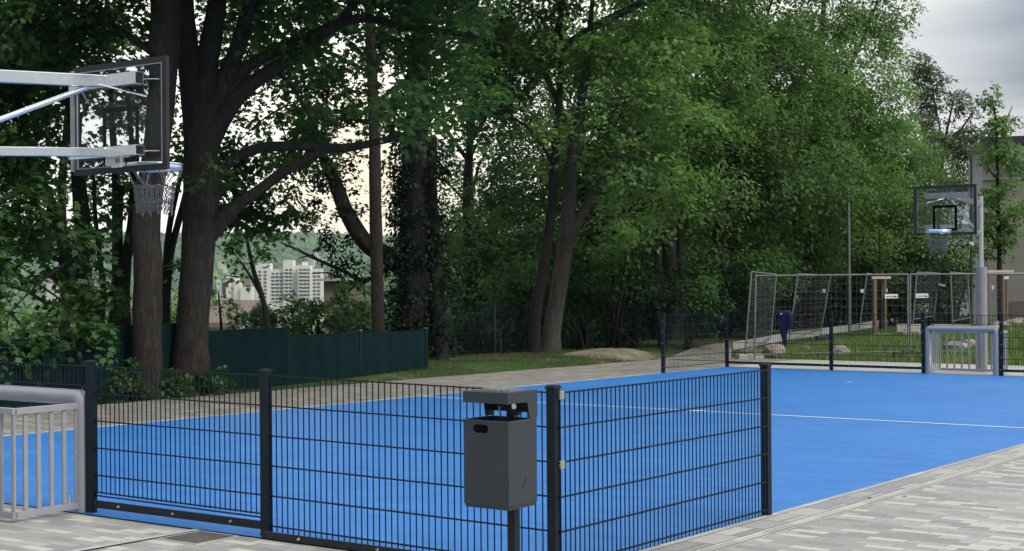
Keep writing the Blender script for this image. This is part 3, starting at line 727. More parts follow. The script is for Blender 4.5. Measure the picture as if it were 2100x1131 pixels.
tree('maple_tree','massive forked maple trunk right of the near board with limbs spreading to the right',gT,(393,23.2),
 [[(390,826,104),(393,790,86),(393,745,78),(393,690,67),(399,600,67),(407,500,69),(412,400,72),(412,300,68),(414,215,84)],
  [(405,290,56),(392,150,50),(380,60,45),(373,-60,38),(365,-220,20)],
  [(418,250,58),(424,140,48),(440,40,42),(452,-60,34),(470,-220,16)],
  [(410,340,56),(428,270,48),(460,170,38),(490,90,34),(515,0,28),(545,-140,14)],
  [(412,350,60),(428,285,54),(490,195,36),(560,143,29),(620,105,25),(680,58,23),(745,38,19),(830,55,15),(960,72,10),(1040,95,5)],
  [(455,220,34),(505,140,25),(590,95,20),(680,52,16)],[(690,52,18),(730,0,14),(760,-90,9)],
  [(425,400,36),(462,340,24),(525,306,22),(610,300,20),(700,304,18),(780,290,15),(860,272,10)],
  [(428,480,42),(478,430,27),(530,392,23),(575,358,22),(640,318,17),(700,304,9)],
  [(440,412,18),(458,390,12),(480,374,8)],[(560,143,10),(600,180,7),(640,250,5)],[(800,290,8),(810,235,5),(808,190,3)]],23.2,
 [(560,40,23.5,.9,.8,.5),(520,120,24.2,.6,.6,.3),(650,120,23.5,.9,.8,.42),(770,95,23,1.0,.8,.45),(900,110,23,1.0,.8,.45),
  (590,215,24.5,.75,.7,.4),(510,250,24.6,.55,.5,.28),(680,235,24,.7,.6,.42),(880,215,21.5,.85,.7,.36),(800,185,22.5,.7,.6,.3),(960,190,22.5,.7,.6,.3),
  (462,490,24,.2,.3,.12),(640,275,24.5,.55,.4,.2),(480,300,24.8,.4,.4,.2),(560,300,24.8,.4,.4,.12),
  (500,290,24.6,.3,.3,.12),(560,280,24.4,.3,.3,.12),(640,290,24.5,.3,.3,.12),(470,370,24.8,.16,.2,.14),(530,345,24.8,.2,.2,.08),(505,440,24.8,.2,.2,.10),(600,330,24.2,.3,.3,.15),(455,300,24.8,.25,.25,.2),(430,330,22.4,.2,.1,.2),(475,320,24.6,.3,.3,.15),(520,320,24.8,.3,.3,.12),(495,400,25,.25,.25,.12),(560,400,25,.25,.2,.10),(600,440,25,.2,.2,.12),(540,450,25.2,.3,.2,.08),(455,430,24.9,.2,.2,.15),(600,-60,23,1.8,1.5,.6),(820,-40,22.5,1.6,1.5,.6),(500,-200,22,2.5,2,1.0),(850,-200,22,2.2,2,1.0)],
 'leaf',seed=23,dens=15,per=32,spr=.36,size=.108,gap=-.33,gs=1.6,ntw=150)
# multi-stem maple far left
tree('maple_tree','fanned multi-stem maple behind the green fence at the left edge',gT,(186,23.8),
 [[(186,830,60),(186,720,54),(182,660,52),(160,610,36),(138,530,28),(112,440,24),(78,350,20),(48,250,16),(20,120,12)],
  [(186,690,40),(180,600,30),(166,500,24),(158,400,20),(150,300,16),(140,180,12),(120,50,8)],
  [(196,690,30),(212,610,13),(206,540,11),(196,450,9),(192,350,6)],
  [(170,640,24),(168,560,22),(176,470,20),(170,390,17),(160,330,13),(165,230,9)],
  [(180,660,16),(120,640,8),(60,600,6),(5,585,4)],[(140,545,12),(80,520,8),(20,560,5)],[(185,690,12),(120,690,8),(40,700,5)]],23.8,
 [(40,250,23,.9,.9,.7),(120,290,23.6,.7,.7,.5),(30,420,22.3,.9,.7,.55),(110,470,22.4,.8,.7,.40),(175,520,22.5,.5,.5,.38),(60,545,22,.8,.6,.3),
  (30,350,23,.7,.6,.5),(215,590,22.6,.28,.3,.25),(150,610,22.3,.42,.4,.3),(20,640,21.4,.6,.5,.24),(110,660,21.6,.65,.5,.16),(190,680,21.8,.35,.3,.10),(60,705,21,.55,.4,.12),(5,720,21,.5,.4,.12),
  (240,400,24.5,.35,.4,.4),(210,330,24.5,.4,.4,.3),(-60,500,22,.9,.8,1.0),(-60,200,23,1.2,1.2,1.4),(10,120,23.5,1.0,1,.7),(120,170,23.8,.8,.8,.55),(200,210,24,.5,.5,.4)],
 'leaf',bark='bark_dark',seed=31,dens=17,per=32,spr=.34,size=.115,gap=-.34,gs=1.5,ntw=120,droop=.7)
tree('maple_sapling','pair of dark bent stems just left of the thick trunk behind the net',gT,(245,25.0),
 [[(226,800,30),(230,690,24),(238,600,21),(240,520,21),(240,430,22),(238,360,18),(230,250,12),(225,120,8)],
  [(258,800,34),(258,700,30),(254,620,26),(258,540,23),(270,470,22),(274,400,18),(272,320,12),(262,200,8)],
  [(250,560,14),(246,480,12),(250,380,8)]],25.0,
 [(240,260,25,.5,.5,.5),(255,380,25.2,.25,.3,.2),(225,330,25,.35,.4,.3),(260,110,25,.7,.6,.6)],'leaf',bark='bark_dark',seed=37,dens=10,per=20,spr=.28,size=.11,ntw=25)
tree('maple_sapling','thin dark leaning stems seen between the two thick trunks',gT,(342,25.5),
 [[(340,800,16),(341,690,15),(344,600,14),(350,520,15),(366,455,14),(380,400,12),(398,320,9)],
  [(338,700,12),(338,600,13),(342,510,13),(352,440,13),(366,380,10),(378,330,8)]],25.5,
 [(360,320,25.5,.3,.3,.3),(350,440,25.5,.12,.2,.12),(372,540,25.5,.12,.2,.1)],'leaf',bark='bark_dark',seed=41,dens=12,per=16,spr=.22,size=.10,ntw=10)
# maples further back on the slope whose crowns close the upper left
for i,(px,Dm,lab,bl) in enumerate([
  (130,30,'maple on the slope behind the fanned stems, its crown closing the top left corner',[(40,60,30,1.8,1.4,1.0),(150,110,30,1.4,1.2,.8),(230,40,30,1.3,1.2,.8),(90,190,30,1.3,1.2,.7),(210,190,30,.9,.9,.5),(60,330,30,1.3,1,.7),(150,350,30,.9,.8,.4),(20,470,30,1.4,1,.7),(130,500,30,1.1,.9,.5),(230,330,30,.6,.6,.4),(240,250,30,1.0,.9,.6),(170,280,29,.8,.8,.4),(300,200,30,.7,.7,.6),(110,420,30,1.0,.9,.3)]),
  (850,33,'maple on the slope behind the forked trunk, its crown hanging above the white tower block',[(470,60,31,1.0,1,.8),(560,40,31,1.5,1.3,.9),(650,100,31,1.4,1.2,.8),(560,170,31,1.2,1,.55),(720,190,31,1.1,1,.6),(640,235,31,1.2,1,.35),(520,230,31,.8,.8,.35),(700,40,31,1.2,1,.6),(480,150,31,.8,.8,.4),(740,260,31,.8,.7,.25),(620,180,31,1,.9,.5),(500,205,31,.9,.9,.5),(690,280,31,.9,.7,.2)]),
  (960,40,'tree on the slope between the ivy tree and the twin trunks',[(930,60,38,2.2,1.8,1.2),(1000,160,38,1.8,1.5,.9),(940,230,38,1.4,1.2,.6),(1060,80,38,1.6,1.4,1.0),(960,480,39,1.3,1,.9),(1040,540,39,1.3,1,.8),(1100,460,39,1.0,.9,.7),(930,580,39,1.1,.9,.8)])]):
    tree('maple_tree',lab,'trees on the slope',(px,Dm),[[(px,800,22),(px+4,600,20),(px-3,400,17),(px+10,200,13),(px+5,0,8)],[(px,300,10),(px+60,200,7),(px+100,120,4)],[(px,330,10),(px-60,240,7),(px-90,150,4)]],Dm,bl,'leaf',bark='bark_dark',seed=500+i,dens=8,per=32,spr=.45,size=.12,gap=-.14 if i!=2 else -.2,gs=1.4,ntw=80)
tree('maple_sapling','slim crooked sapling rising in front of the white tower block','trees on the slope',(548,30),
 [[(556,760,16),(548,660,13),(535,600,11),(520,555,9),(508,500,7),(503,460,4)],[(532,600,8),(515,570,6),(492,535,4)]],30,
 [(500,475,30,.35,.3,.14),(470,505,30,.2,.2,.12),(565,480,30,.3,.3,.07),(485,560,30,.15,.2,.15),(540,515,30,.12,.2,.06)],'leaf',bark='bark_dark',seed=45,dens=8,per=12,spr=.24,size=.11,gap=-.2,ntw=30,droop=.7)
tree('slender_tree','slender straight brown trunk behind the stepped green fence',gT,(775,29.2),
 [[(777,800,30),(776,740,28),(775,650,27),(772,500,26),(769,370,25),(767,250,23),(762,120,22),(757,10,20),(752,-160,14)],
  [(768,300,10),(790,285,8),(812,268,5)],[(765,160,14),(800,60,9),(830,-40,6)]],29.2,
 [(760,-60,29,1.3,1.2,.6),(820,30,29,.9,.9,.45),(700,20,29,.7,.7,.4),(720,-180,29,2,2,1)],'leaf',bark='bark_warm',seed=43,dens=6,per=26,spr=.4,size=.12,ntw=40)
# ivy covered tree
ivy,rel=tree('ivy_tree','dark ivy-smothered tree with a leaning ivy limb, right of the slender trunk',gT,(850,31),
 [[(846,780,70),(848,700,62),(850,500,60),(852,350,56),(856,240,48),(860,100,38),(866,-120,22)],
  [(905,780,40),(898,650,34),(890,520,30),(884,400,26),(886,280,20)],
  [(842,560,46),(800,528,40),(752,500,36),(712,440,32),(688,375,28),(664,325,22),(645,270,14)],
  [(830,530,12),(750,575,9),(705,556,8),(655,535,7),(608,512,5),(575,498,3)],[(655,535,4),(640,525,3),(612,530,2)],
  [(700,570,4),(672,560,3),(640,562,2)]],31,
 [(850,y,31,.52,.52,.5) for y in (300,370,440,510,580,650,700)]+[(900,y,31,.36,.35,.5) for y in (330,420,510,600,680)]+
 [(808,y,30.7,.30,.3,.40) for y in (330,420,520,600,660)]+
 [(700,425,31,.22,.3,.3),(668,360,31,.26,.3,.3),(730,485,31,.24,.3,.25),(640,320,31,.35,.35,.25),(620,370,31,.22,.25,.35),(655,440,31,.18,.2,.38),(668,500,31,.12,.15,.32),(690,310,31,.4,.4,.2),(745,320,31,.3,.3,.14),
  (600,335,31,.25,.3,.15),(700,545,31,.16,.2,.2),(640,410,31,.22,.2,.3),(720,530,31,.2,.2,.18),(600,390,31,.25,.25,.2),(650,360,31,.4,.35,.3),(710,345,31,.3,.3,.3),(735,420,31,.22,.25,.35),(665,470,31,.22,.2,.3),(690,510,31,.2,.2,.3),(625,440,31,.2,.2,.22),(735,560,31,.25,.25,.2),(580,360,31,.2,.2,.12)],
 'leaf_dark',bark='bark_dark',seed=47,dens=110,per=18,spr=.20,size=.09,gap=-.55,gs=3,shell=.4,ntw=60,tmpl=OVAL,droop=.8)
B=[(pt(b[0],b[1],b[2])-rel,b[3:6]) for b in [(860,215,31,1.2,1,.5),(800,245,30.5,.9,.8,.30),(930,250,31,.8,.8,.4),(860,60,31,1.4,1.2,.7),(940,140,32,1.0,1,.6),(860,-120,31,2,2,1.0),(745,240,31,.7,.7,.35)]]
crown_obj(ivy,B,'leaf',dens=8,per=26,spr=.4,size=.12,seed=48,gap=-.25)
# twin leaning trunks
tree('maple_tree','dark leaning trunk, the left one of the twin trunks at the grass edge',gT,(1096,34),
 [[(1092,745,30),(1095,725,27),(1099,640,24),(1117,540,22),(1130,440,20),(1137,340,18),(1146,220,14),(1150,100,10),(1145,-60,6)],
  [(1137,340,8),(1080,260,6),(1010,230,4)]],34,
 [(1010,120,34,1.3,1.1,.7),(1000,270,34.5,.9,.8,.35),(1080,60,34,1.2,1,.6),(1040,200,35,.9,.8,.4),(960,40,34,1.1,1,.6),(1000,-120,34,2.4,2,1.1),(1050,340,35,.7,.6,.25),(985,390,36,.9,.6,.35),(1050,440,36,.7,.6,.4)],
 'leaf',bark='bark_dark',seed=53,dens=11,per=34,spr=.42,size=.11,gap=-.2,gs=1.3,ntw=90)
tree('maple_tree','pale leaning maple trunk forking above the grass strip, right one of the twin trunks',gT,(1130,34.3),
 [[(1124,748,54),(1129,720,42),(1134,670,36),(1150,570,34),(1162,490,35),(1167,420,28),(1172,340,26),(1185,260,21),(1200,150,15),(1215,0,9)],
  [(1164,492,26),(1192,445,23),(1223,388,21),(1260,330,18),(1296,265,14),(1330,180,10),(1350,80,6)],
  [(1040,215,10),(1085,180,14),(1115,140,18),(1165,92,20),(1230,50,18),(1325,0,14),(1400,-60,8)],
  [(1180,300,14),(1115,140,10)],[(1130,110,12),(1150,30,10),(1170,-60,7)]],34.3,
 [(1180,120,34,1.5,1.3,.8),(1270,200,33.5,1.4,1.1,.7),(1320,90,34,1.5,1.3,.8),(1180,260,33.5,1.1,.9,.5),(1120,330,34.5,.8,.7,.35),(1290,330,33.5,1.2,1.0,.55),(1240,410,34,.6,.8,.3),
  (1370,240,34,1.3,1.2,.8),(1390,380,35,1.2,1,.5),(1270,470,33.5,.5,.5,.22),(1200,-60,34,2.2,2,.9),(1350,-100,34,2.2,2,1.0),(1340,440,35.5,.9,.8,.35)],
 'leaf_mid',bark='bark_pale',seed=59,dens=11,per=36,spr=.44,size=.11,gap=-.3,gs=1.2,ntw=130)
# trunks further along the path
tree('maple_tree','cluster of dark trunks behind the left post of the court corner fence',gT,(1378,39),
 [[(1380,712,40),(1380,680,34),(1378,600,30),(1374,500,28),(1368,380,22),(1372,240,14)],[(1392,700,22),(1398,600,16),(1394,500,13),(1400,380,9)],[(1350,705,22),(1348,600,18),(1352,480,15),(1345,370,9)]],39,
 [(1420,120,39,1.8,1.5,.9),(1440,260,39,1.5,1.3,.7),(1400,430,39,1.2,1,.4),(1330,470,39.5,.9,.8,.35),(1450,370,39,1.3,1.2,.55),(1500,200,40,1.5,1.3,.8),(1430,0,39,2,1.8,.9),(1480,-140,39,2.6,2.2,1.2)],
 'leaf_mid',bark='bark_dark',seed=61,dens=9,per=38,spr=.5,size=.105,gap=-.25,tmpl=OVAL,ntw=90)
tree('maple_tree','brown trunk between the court corner post and the site fence',gT,(1482,43),
 [[(1484,705,40),(1483,660,32),(1482,560,29),(1480,470,28),(1484,380,22),(1495,250,16),(1500,100,10)],[(1480,470,14),(1450,400,10),(1410,370,6)],[(1484,440,14),(1530,400,10),(1590,380,5)]],43,
 [(1560,80,43,2.0,1.7,1.0),(1540,230,43,1.8,1.5,.8),(1580,340,43,1.7,1.3,.6),(1490,430,42.5,1.1,1,.35),(1580,440,43,1.5,1.2,.5),(1650,200,44,1.8,1.5,1.0),(1620,-100,43,3,2.4,1.3),(1600,510,44,.9,.9,.35)],
 'leaf_mid',bark='bark_warm',seed=67,dens=9,per=40,spr=.5,size=.105,gap=-.25,tmpl=OVAL,ntw=80)
tree('lime_tree','broad green tree filling the sky left of the clouds at the top right',gT,(1660,48),
 [[(1668,720,40),(1665,600,36),(1662,450,32),(1668,300,24),(1680,150,16),(1690,0,9)],[(1500,275,6),(1600,262,9),(1665,300,12)],[(1640,330,10),(1580,250,7),(1570,255,5)],[(1670,300,14),(1720,180,10),(1770,80,7),(1800,0,4)],[(1660,262,8),(1630,255,10),(1560,245,6)]],48,
 [(1700,60,47,2.2,1.8,1.1),(1775,40,47,1.3,1.2,.9),(1740,170,46.5,2.0,1.6,1.0),(1800,130,47,1.0,1.0,.6),(1660,290,46.5,1.9,1.6,.9),(1770,270,46.5,1.6,1.4,.8),(1830,240,47,.8,.9,.6),(1800,-80,47,1.6,1.4,1.0),
  (1825,60,47,.8,.7,.45),(1840,0,47,.7,.7,.4),(1845,110,47,.6,.6,.35),(1850,190,47,.6,.6,.4),(1850,270,48,.7,.7,.4),(1700,400,46,1.9,1.5,.7),(1790,370,46,1.5,1.3,.7),(1640,440,46,1.3,1.2,.5),(1740,480,46,1.4,1.2,.5),(1680,-120,47,3,2.4,1.4),(1690,540,47,1.2,1,.35)],
 'leaf_mid',bark='bark_dark',seed=71,dens=10,per=44,spr=.5,size=.105,gap=-.55,tmpl=OVAL,ntw=120)
tree('lime_tree','rounded bright green tree just left of the far basketball board',gT,(1830,52),
 [[(1832,700,30),(1830,560,26),(1832,420,20),(1838,300,12)]],52,
 [(1820,330,51,1.3,1.2,.9),(1868,330,51,.8,.9,.7),(1880,400,50.5,.9,.9,.6),(1800,420,50.5,1.4,1.2,.8),(1865,480,50,1.3,1.2,.7),(1780,520,50,1.5,1.2,.6),(1900,360,51,.55,.6,.35),(1920,520,50,.9,.9,.5),(1840,560,50,1.3,1.1,.45),(1850,270,51,.6,.7,.5)],
 'leaf_mid',bark='bark_dark',seed=73,dens=11,per=44,spr=.45,size=.105,gap=-.35,tmpl=OVAL,ntw=50)
tree('wispy_tree','thin grey-green tree showing sky through it, right of the big crowns',gT,(1930,70),
 [[(1925,680,14),(1925,520,12),(1928,380,9),(1940,280,6),(1955,210,2)],[(1930,330,5),(1975,260,4),(2005,215,1)],[(1930,330,5),(1985,290,4),(2040,262,3),(2070,245,1)],[(1935,300,4),(1915,200,3),(1908,150,1)],[(1965,275,4),(2010,270,3),(2030,300,2)]],70,
 [(1905,170,70,.9,1,1.1),(1935,230,70,.9,1,1.1),(1975,215,70,.8,.8,.8),(1920,300,70,1.4,1.2,.9),(1990,270,70,.9,.9,.6),(2050,250,70,.8,.8,.4),(2025,205,70,.4,.5,.4),(1960,330,70,1.3,1.1,.7),(1950,400,70,1.3,1.2,.9),(2010,320,70,.8,.8,.5),(1890,130,70,.7,.8,.9),(1900,230,70,1.0,1,1.0),(1910,330,70,1.3,1.1,.9),(1960,290,70,1.0,1,.7),(1900,420,70,1.4,1.1,1.0),(1980,370,70,1.2,1,.8)],
 'leaf_pale',bark='bark_dark',seed=79,dens=17,per=30,spr=.40,size=.13,gap=-.2,gs=1.5,tmpl=OVAL,ntw=160)
# young staked trees
tree('young_tree','young narrow tree tied between wooden stakes before the beige building','young staked trees',(2052,42),
 [[(2053,690,13),(2050,600,11),(2049,500,9),(2046,380,7),(2043,260,5),(2034,195,2)]]+[[(2048,y,5),(2048+s*18,y-20,3),(2048+s*28,y-42,1.5)] for y,s in((500,-1),(470,1),(440,-1),(400,1),(370,-1),(330,1),(300,-1),(260,1))],42,
 [(2032,195,42,0.21,0.26,0.4),(2035,250,42,0.45,0.45,0.46),(2060,260,42,0.45,0.39,0.34),(2050,320,42,0.78,0.65,0.52),(2080,330,42,0.45,0.39,0.4),(2050,390,42,0.85,0.78,0.46),(2020,350,42,0.39,0.39,0.34),(2045,450,42,0.85,0.78,0.46),(2085,420,42,0.45,0.52,0.34),(2035,505,42,0.65,0.65,0.29),(2075,490,42,0.39,0.39,0.23),(2015,460,42,0.33,0.39,0.29)],
 'leaf_mid',bark='bark_dark',seed=83,dens=34,per=30,spr=.25,size=.11,gap=-.08,gs=2,tmpl=OVAL,ntw=60)
tree('young_tree','thin sapling between two stakes with a pale batten behind the site fence','young staked trees',(1806,41),
 [[(1807,676,8),(1806,600,6),(1805,540,5),(1803,470,3)]],41,[(1804,520,41,.3,.3,.4),(1800,470,41,.25,.25,.35)],'leaf_light',bark='bark_dark',seed=89,dens=22,per=14,spr=.2,size=.09,tmpl=OVAL,ntw=10)
# plants that stand alone
def bush(name,label,group,px,D,h,w,leaf,seed,cat='bush',dens=14,per=22,size=.09,tmpl=OVAL,spr=.25,zoff=0,stems=5,**k):
    p=pt(px,YH,D); z=gw(p.x,p.y)+zoff; h=(pt(px,-h,D).z-z)*1.02 if h<0 else h; root=empty(name,(p.x,p.y,z),0,label=label,cat=cat,group=group)
    rs=random.Random(seed); B=[]
    for i in range(5): B.append(((rs.uniform(-.5,.5)*w,rs.uniform(-.4,.4)*w,h*rs.uniform(.25,.78)),(w*rs.uniform(.35,.6),w*rs.uniform(.35,.55),h*rs.uniform(.22,.34))))
    cr,ct=crown_obj(root,B,leaf,dens=dens,per=per,spr=spr,size=size,tmpl=tmpl,seed=seed,name='foliage',zmin=.02,**k)
    mb=MB()
    for i in range(stems):
        c=ct[rs.randrange(len(ct))]; P,R=smooth_path([(rs.uniform(-.08,.08),rs.uniform(-.08,.08),-.1),tuple(np.array(c)*(.5,.5,.55)),tuple(c)],[.02*max(h,.6),.013*max(h,.6),.004],4); mb.tube(P,R,5)
    mb.build('stem',M['bark_dark'],root)
    return root
gP='plants at the foot of the thick trunks'
bush('shrub','leafy young shrub seen through the fence left of the thick trunk',gP,258,21.6,.66,.36,'leaf',101,size=.07,spr=.16,dens=60,per=14,tmpl=STAR)
bush('shrub','low maple seedlings between the two thick trunks',gP,352,22.3,.62,.26,'leaf',102,size=.075,spr=.16,dens=60,per=14,tmpl=STAR)
bush('shrub','ground plants right of the forked trunk in front of the green fence',gP,432,23.0,.50,.36,'leaf',103,size=.07,spr=.16,dens=60,per=14,tmpl=STAR)
bush('shrub','low leaves right beside the second near fence post top, before the trunks',gP,318,21.9,.34,.30,'leaf',104,size=.07,spr=.16,dens=50,per=14,tmpl=STAR)
gB='bushes behind the green fence'
bush('shrub','bright green bush behind the fanned stems at the far left',gB,40,34,-560,1.9,'leaf_light',106,size=.12,spr=.4,dens=13)
bush('shrub','sunny green bush left of the tiled roof',gB,140,36,-590,1.3,'leaf_light',107,size=.12,spr=.4,dens=15)
bush('shrub','light green bush visible between the dark stems',gB,232,40,-535,1.3,'leaf_light',108,size=.12,spr=.4,dens=13)
bush('shrub','light green bush visible right of the thinnest stems',gB,345,38,-545,.9,'leaf_light',109,size=.12,spr=.4,dens=15)
for i,(a,D,bl,mt,l) in enumerate([
  (452,33,[(448,600,33,.45,.5,.35),(440,640,33,.5,.5,.35),(462,635,33,.4,.5,.3),(450,675,33,.5,.5,.3)],'leaf_light','bright yellow-green bush between the forked trunk and the white buildings'),
  (505,34,[(500,655,34,.5,.5,.3),(515,690,34,.6,.5,.35),(470,700,34,.5,.5,.3)],'leaf','low bush right of the dark cypress spires'),
  (550,33,[(545,635,33,.5,.5,.3),(560,675,33,.7,.6,.4),(535,670,33,.5,.5,.3)],'leaf','leafy bush under the left half of the white tower block'),
  (600,34,[(598,625,34,.45,.5,.28),(605,665,34,.7,.6,.4),(590,700,34,.6,.5,.3)],'leaf','rounded bush under the middle of the white tower block'),
  (650,33,[(648,620,33,.35,.4,.25),(655,655,33,.6,.6,.4),(640,690,33,.6,.5,.3)],'leaf','bush with leaves over the foot of the white tower block'),
  (705,34,[(700,615,34,.45,.5,.3),(690,655,34,.6,.6,.35),(725,650,34,.6,.6,.4),(715,590,34,.3,.4,.25),(715,690,34,.6,.5,.3)],'leaf','bush left of the slender trunk under the brick house'),
  (750,36,[(745,570,36,.4,.5,.35),(750,620,36,.5,.5,.4),(755,665,36,.6,.6,.4),(735,600,36,.3,.3,.3)],'leaf_mid','taller bush touching the left side of the slender trunk')]):
    tree('shrub',l,gB,(a,D),[[(a,800,8),(a+3,700,7),(bl[0][0],bl[0][1],3)]],D,bl,mt,bark='bark_dark',cat='bush',seed=620+i,dens=30,per=26,spr=.28,size=.10 if mt!='leaf_light' else .085,gap=-.45,ntw=25)
for i,(a,h,l) in enumerate([(472,-618,'leftmost dark cypress spire behind the green fence'),(483,-606,'tallest dark cypress spire behind the green fence'),(497,-620,'rightmost dark cypress spire behind the green fence')]):
    p=pt(a,YH,31); h=pt(a,-h,31).z-gw(p.x,p.y); root=empty('cypress',(p.x,p.y,gw(p.x,p.y)),0,label=l,cat='cypress',group='cypress spires')
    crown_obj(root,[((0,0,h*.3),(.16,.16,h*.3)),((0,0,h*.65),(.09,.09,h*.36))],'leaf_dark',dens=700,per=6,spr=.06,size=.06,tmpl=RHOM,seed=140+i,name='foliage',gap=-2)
    MB().tube([(0,0,-.1),(0,0,h*.7)],[.03,.01],6).build('stem',M['bark_dark'],root)
# prototypes for the wood behind
def generic(name,seed,H,leaf,bark,size,dens,low=.15):
    root=empty(name,(0,0,0),0)
    rs=random.Random(seed); B=[];mb=MB()
    P,R=smooth_path([(0,0,-.4),(.05,0,H*.25),(.2,.1,H*.5),(.1,.2,H*.8),(.15,.1,H*.95)],[.22,.17,.13,.07,.03],5); mb.tube(P,R,9,bump=.06)
    anc=[tuple(p) for p in P[5:]]
    for i in range(11):
        a=i*2.4; zz=H*(low+(.95-low)*(i+.5)/11); rr=H*.17*(1.15-abs(zz/H-.55))
        B.append(((math.cos(a)*rr,math.sin(a)*rr,zz),(H*.17,H*.17,H*.10)))
        q=(0.12,.1,zz-H*.12); P2,R2=smooth_path([q,(math.cos(a)*rr*.5,math.sin(a)*rr*.5,zz-.3),B[-1][0]],[.07,.045,.015],4); mb.tube(P2,R2,6)
        anc+= [tuple(p) for p in P2[3:]]
    cr,ct=crown_obj(root,B,leaf,dens=dens,per=34,spr=.6,size=size,tmpl=OVAL,seed=seed,gap=-.3,gs=.9)
    twigs(mb,anc,ct,50,seed=seed); mb.build('trunk',M[bark],root)
    return root
protos=[generic('forest_tree',201,10,'leaf_gen','bark_dark',.125,4.2,.12),generic('forest_tree',202,11,'leaf_gen','bark_dark',.125,4.2,.22),generic('forest_tree',203,9,'leaf_gen','bark_dark',.125,4.6,.08)]
used=[0,0,0]
spots=[]
rsx=random.Random(77)
for px in range(800,1960,58):
    for D,dx in ((44,0),(53,26),(64,8)):
        if px<900 and D<50: continue
        if px>1560 and D<50: continue
        if px<1130 and D>60: continue
        if px>1890 : continue
        spots.append((px+dx+rsx.uniform(-14,14),D+rsx.uniform(-2.5,2.5)))
names=['green','dark green','dense green']
for i,(px,D) in enumerate(spots):
    k=i%3; p=pt(px,YH,D); o=protos[k] if used[k]==0 else copy_tree(protos[k]); used[k]=1
    o.location=(p.x,p.y,gw(p.x,p.y)-.1); o.rotation_euler[2]=rsx.uniform(0,6.28); s=rsx.uniform(.8,1.12) if px<1750 else rsx.uniform(.62,.8); 
    if px<1120: s*=.72
    o.scale=(s,s,s)
    tag(o,'leafy tree standing inside the dark wood behind the path and the court','tree','trees inside the wood')
# understory shrubs at the wood edge
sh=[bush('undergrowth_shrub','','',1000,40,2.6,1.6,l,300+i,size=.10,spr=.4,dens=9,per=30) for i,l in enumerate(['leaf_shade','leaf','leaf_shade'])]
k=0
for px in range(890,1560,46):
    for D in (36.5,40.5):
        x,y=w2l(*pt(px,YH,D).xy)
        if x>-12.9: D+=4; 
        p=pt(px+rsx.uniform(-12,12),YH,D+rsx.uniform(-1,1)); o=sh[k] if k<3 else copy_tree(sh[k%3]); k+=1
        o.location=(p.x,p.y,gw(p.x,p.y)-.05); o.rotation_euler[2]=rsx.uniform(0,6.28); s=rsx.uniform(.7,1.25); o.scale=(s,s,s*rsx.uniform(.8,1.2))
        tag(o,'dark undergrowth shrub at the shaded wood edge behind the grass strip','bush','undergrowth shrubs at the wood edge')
for px in range(1560,1990,48):
    for D in (48.5,54):
        p=pt(px+rsx.uniform(-12,12),YH,D+rsx.uniform(-1,1)); o=copy_tree(sh[k%3]); k+=1
        o.location=(p.x,p.y,gw(p.x,p.y)-.05); o.rotation_euler[2]=rsx.uniform(0,6.28); s=rsx.uniform(.8,1.3); o.scale=(s,s,s)
        tag(o,'green undergrowth shrub below the trees behind the lawn and the site fence','bush','undergrowth shrubs behind the lawn')
# ---------------------------------------------------------------- grass
def grass(name,label,regions,n,hgt,seed,gapk=-.2,mat='blade'):
    rs=np.random.RandomState(seed); P=[]
    tot=sum((r[1]-r[0])*(r[3]-r[2]) for r in regions)
    for r in regions:
        m=int(n*(r[1]-r[0])*(r[3]-r[2])/tot); x=rs.uniform(r[0],r[1],m); y=rs.uniform(r[2],r[3],m)
        P.append(np.stack([x,y,[G(a,b)-.02 for a,b in zip(x,y)]],1))
    P=np.concatenate(P)
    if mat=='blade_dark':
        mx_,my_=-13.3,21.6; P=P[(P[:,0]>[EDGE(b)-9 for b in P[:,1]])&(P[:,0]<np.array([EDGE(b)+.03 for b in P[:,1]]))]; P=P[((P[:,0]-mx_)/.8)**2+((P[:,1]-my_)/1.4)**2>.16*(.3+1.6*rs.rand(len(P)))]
    P=P[gapnoise(P*np.array([1,1,0]),.9,seed)+rs.rand(len(P))*.35>gapk]; n=len(P)
    N=rs.normal(size=(n,3)); N[:,2]*=.2; T=np.stack([rs.normal(size=n)*.35,rs.normal(size=n)*.35,np.ones(n)],1)
    me=foliage_mesh(name,P,N,T,hgt*(.5+rs.rand(n)),rs.rand(n),np.array([(-.09,0),(-.05,.6),(0,1),(.05,.6),(.09,0)],float),M[mat],.1)
    o=bpy.data.objects.new(name,me); C.objects.link(o); o.location=(CX,CY,0); o.rotation_euler[2]=-TH
    tag(o,label,'grass',None,'stuff')
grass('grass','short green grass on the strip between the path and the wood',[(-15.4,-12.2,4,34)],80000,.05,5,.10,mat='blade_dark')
grass('grass','rough green lawn between the far fence and the site fence',[(-11,4,24.0,37)],90000,.13,6,-.45)
M['wire']=plain('grey_wire',(.16,.17,.18),.5,metal=.3)
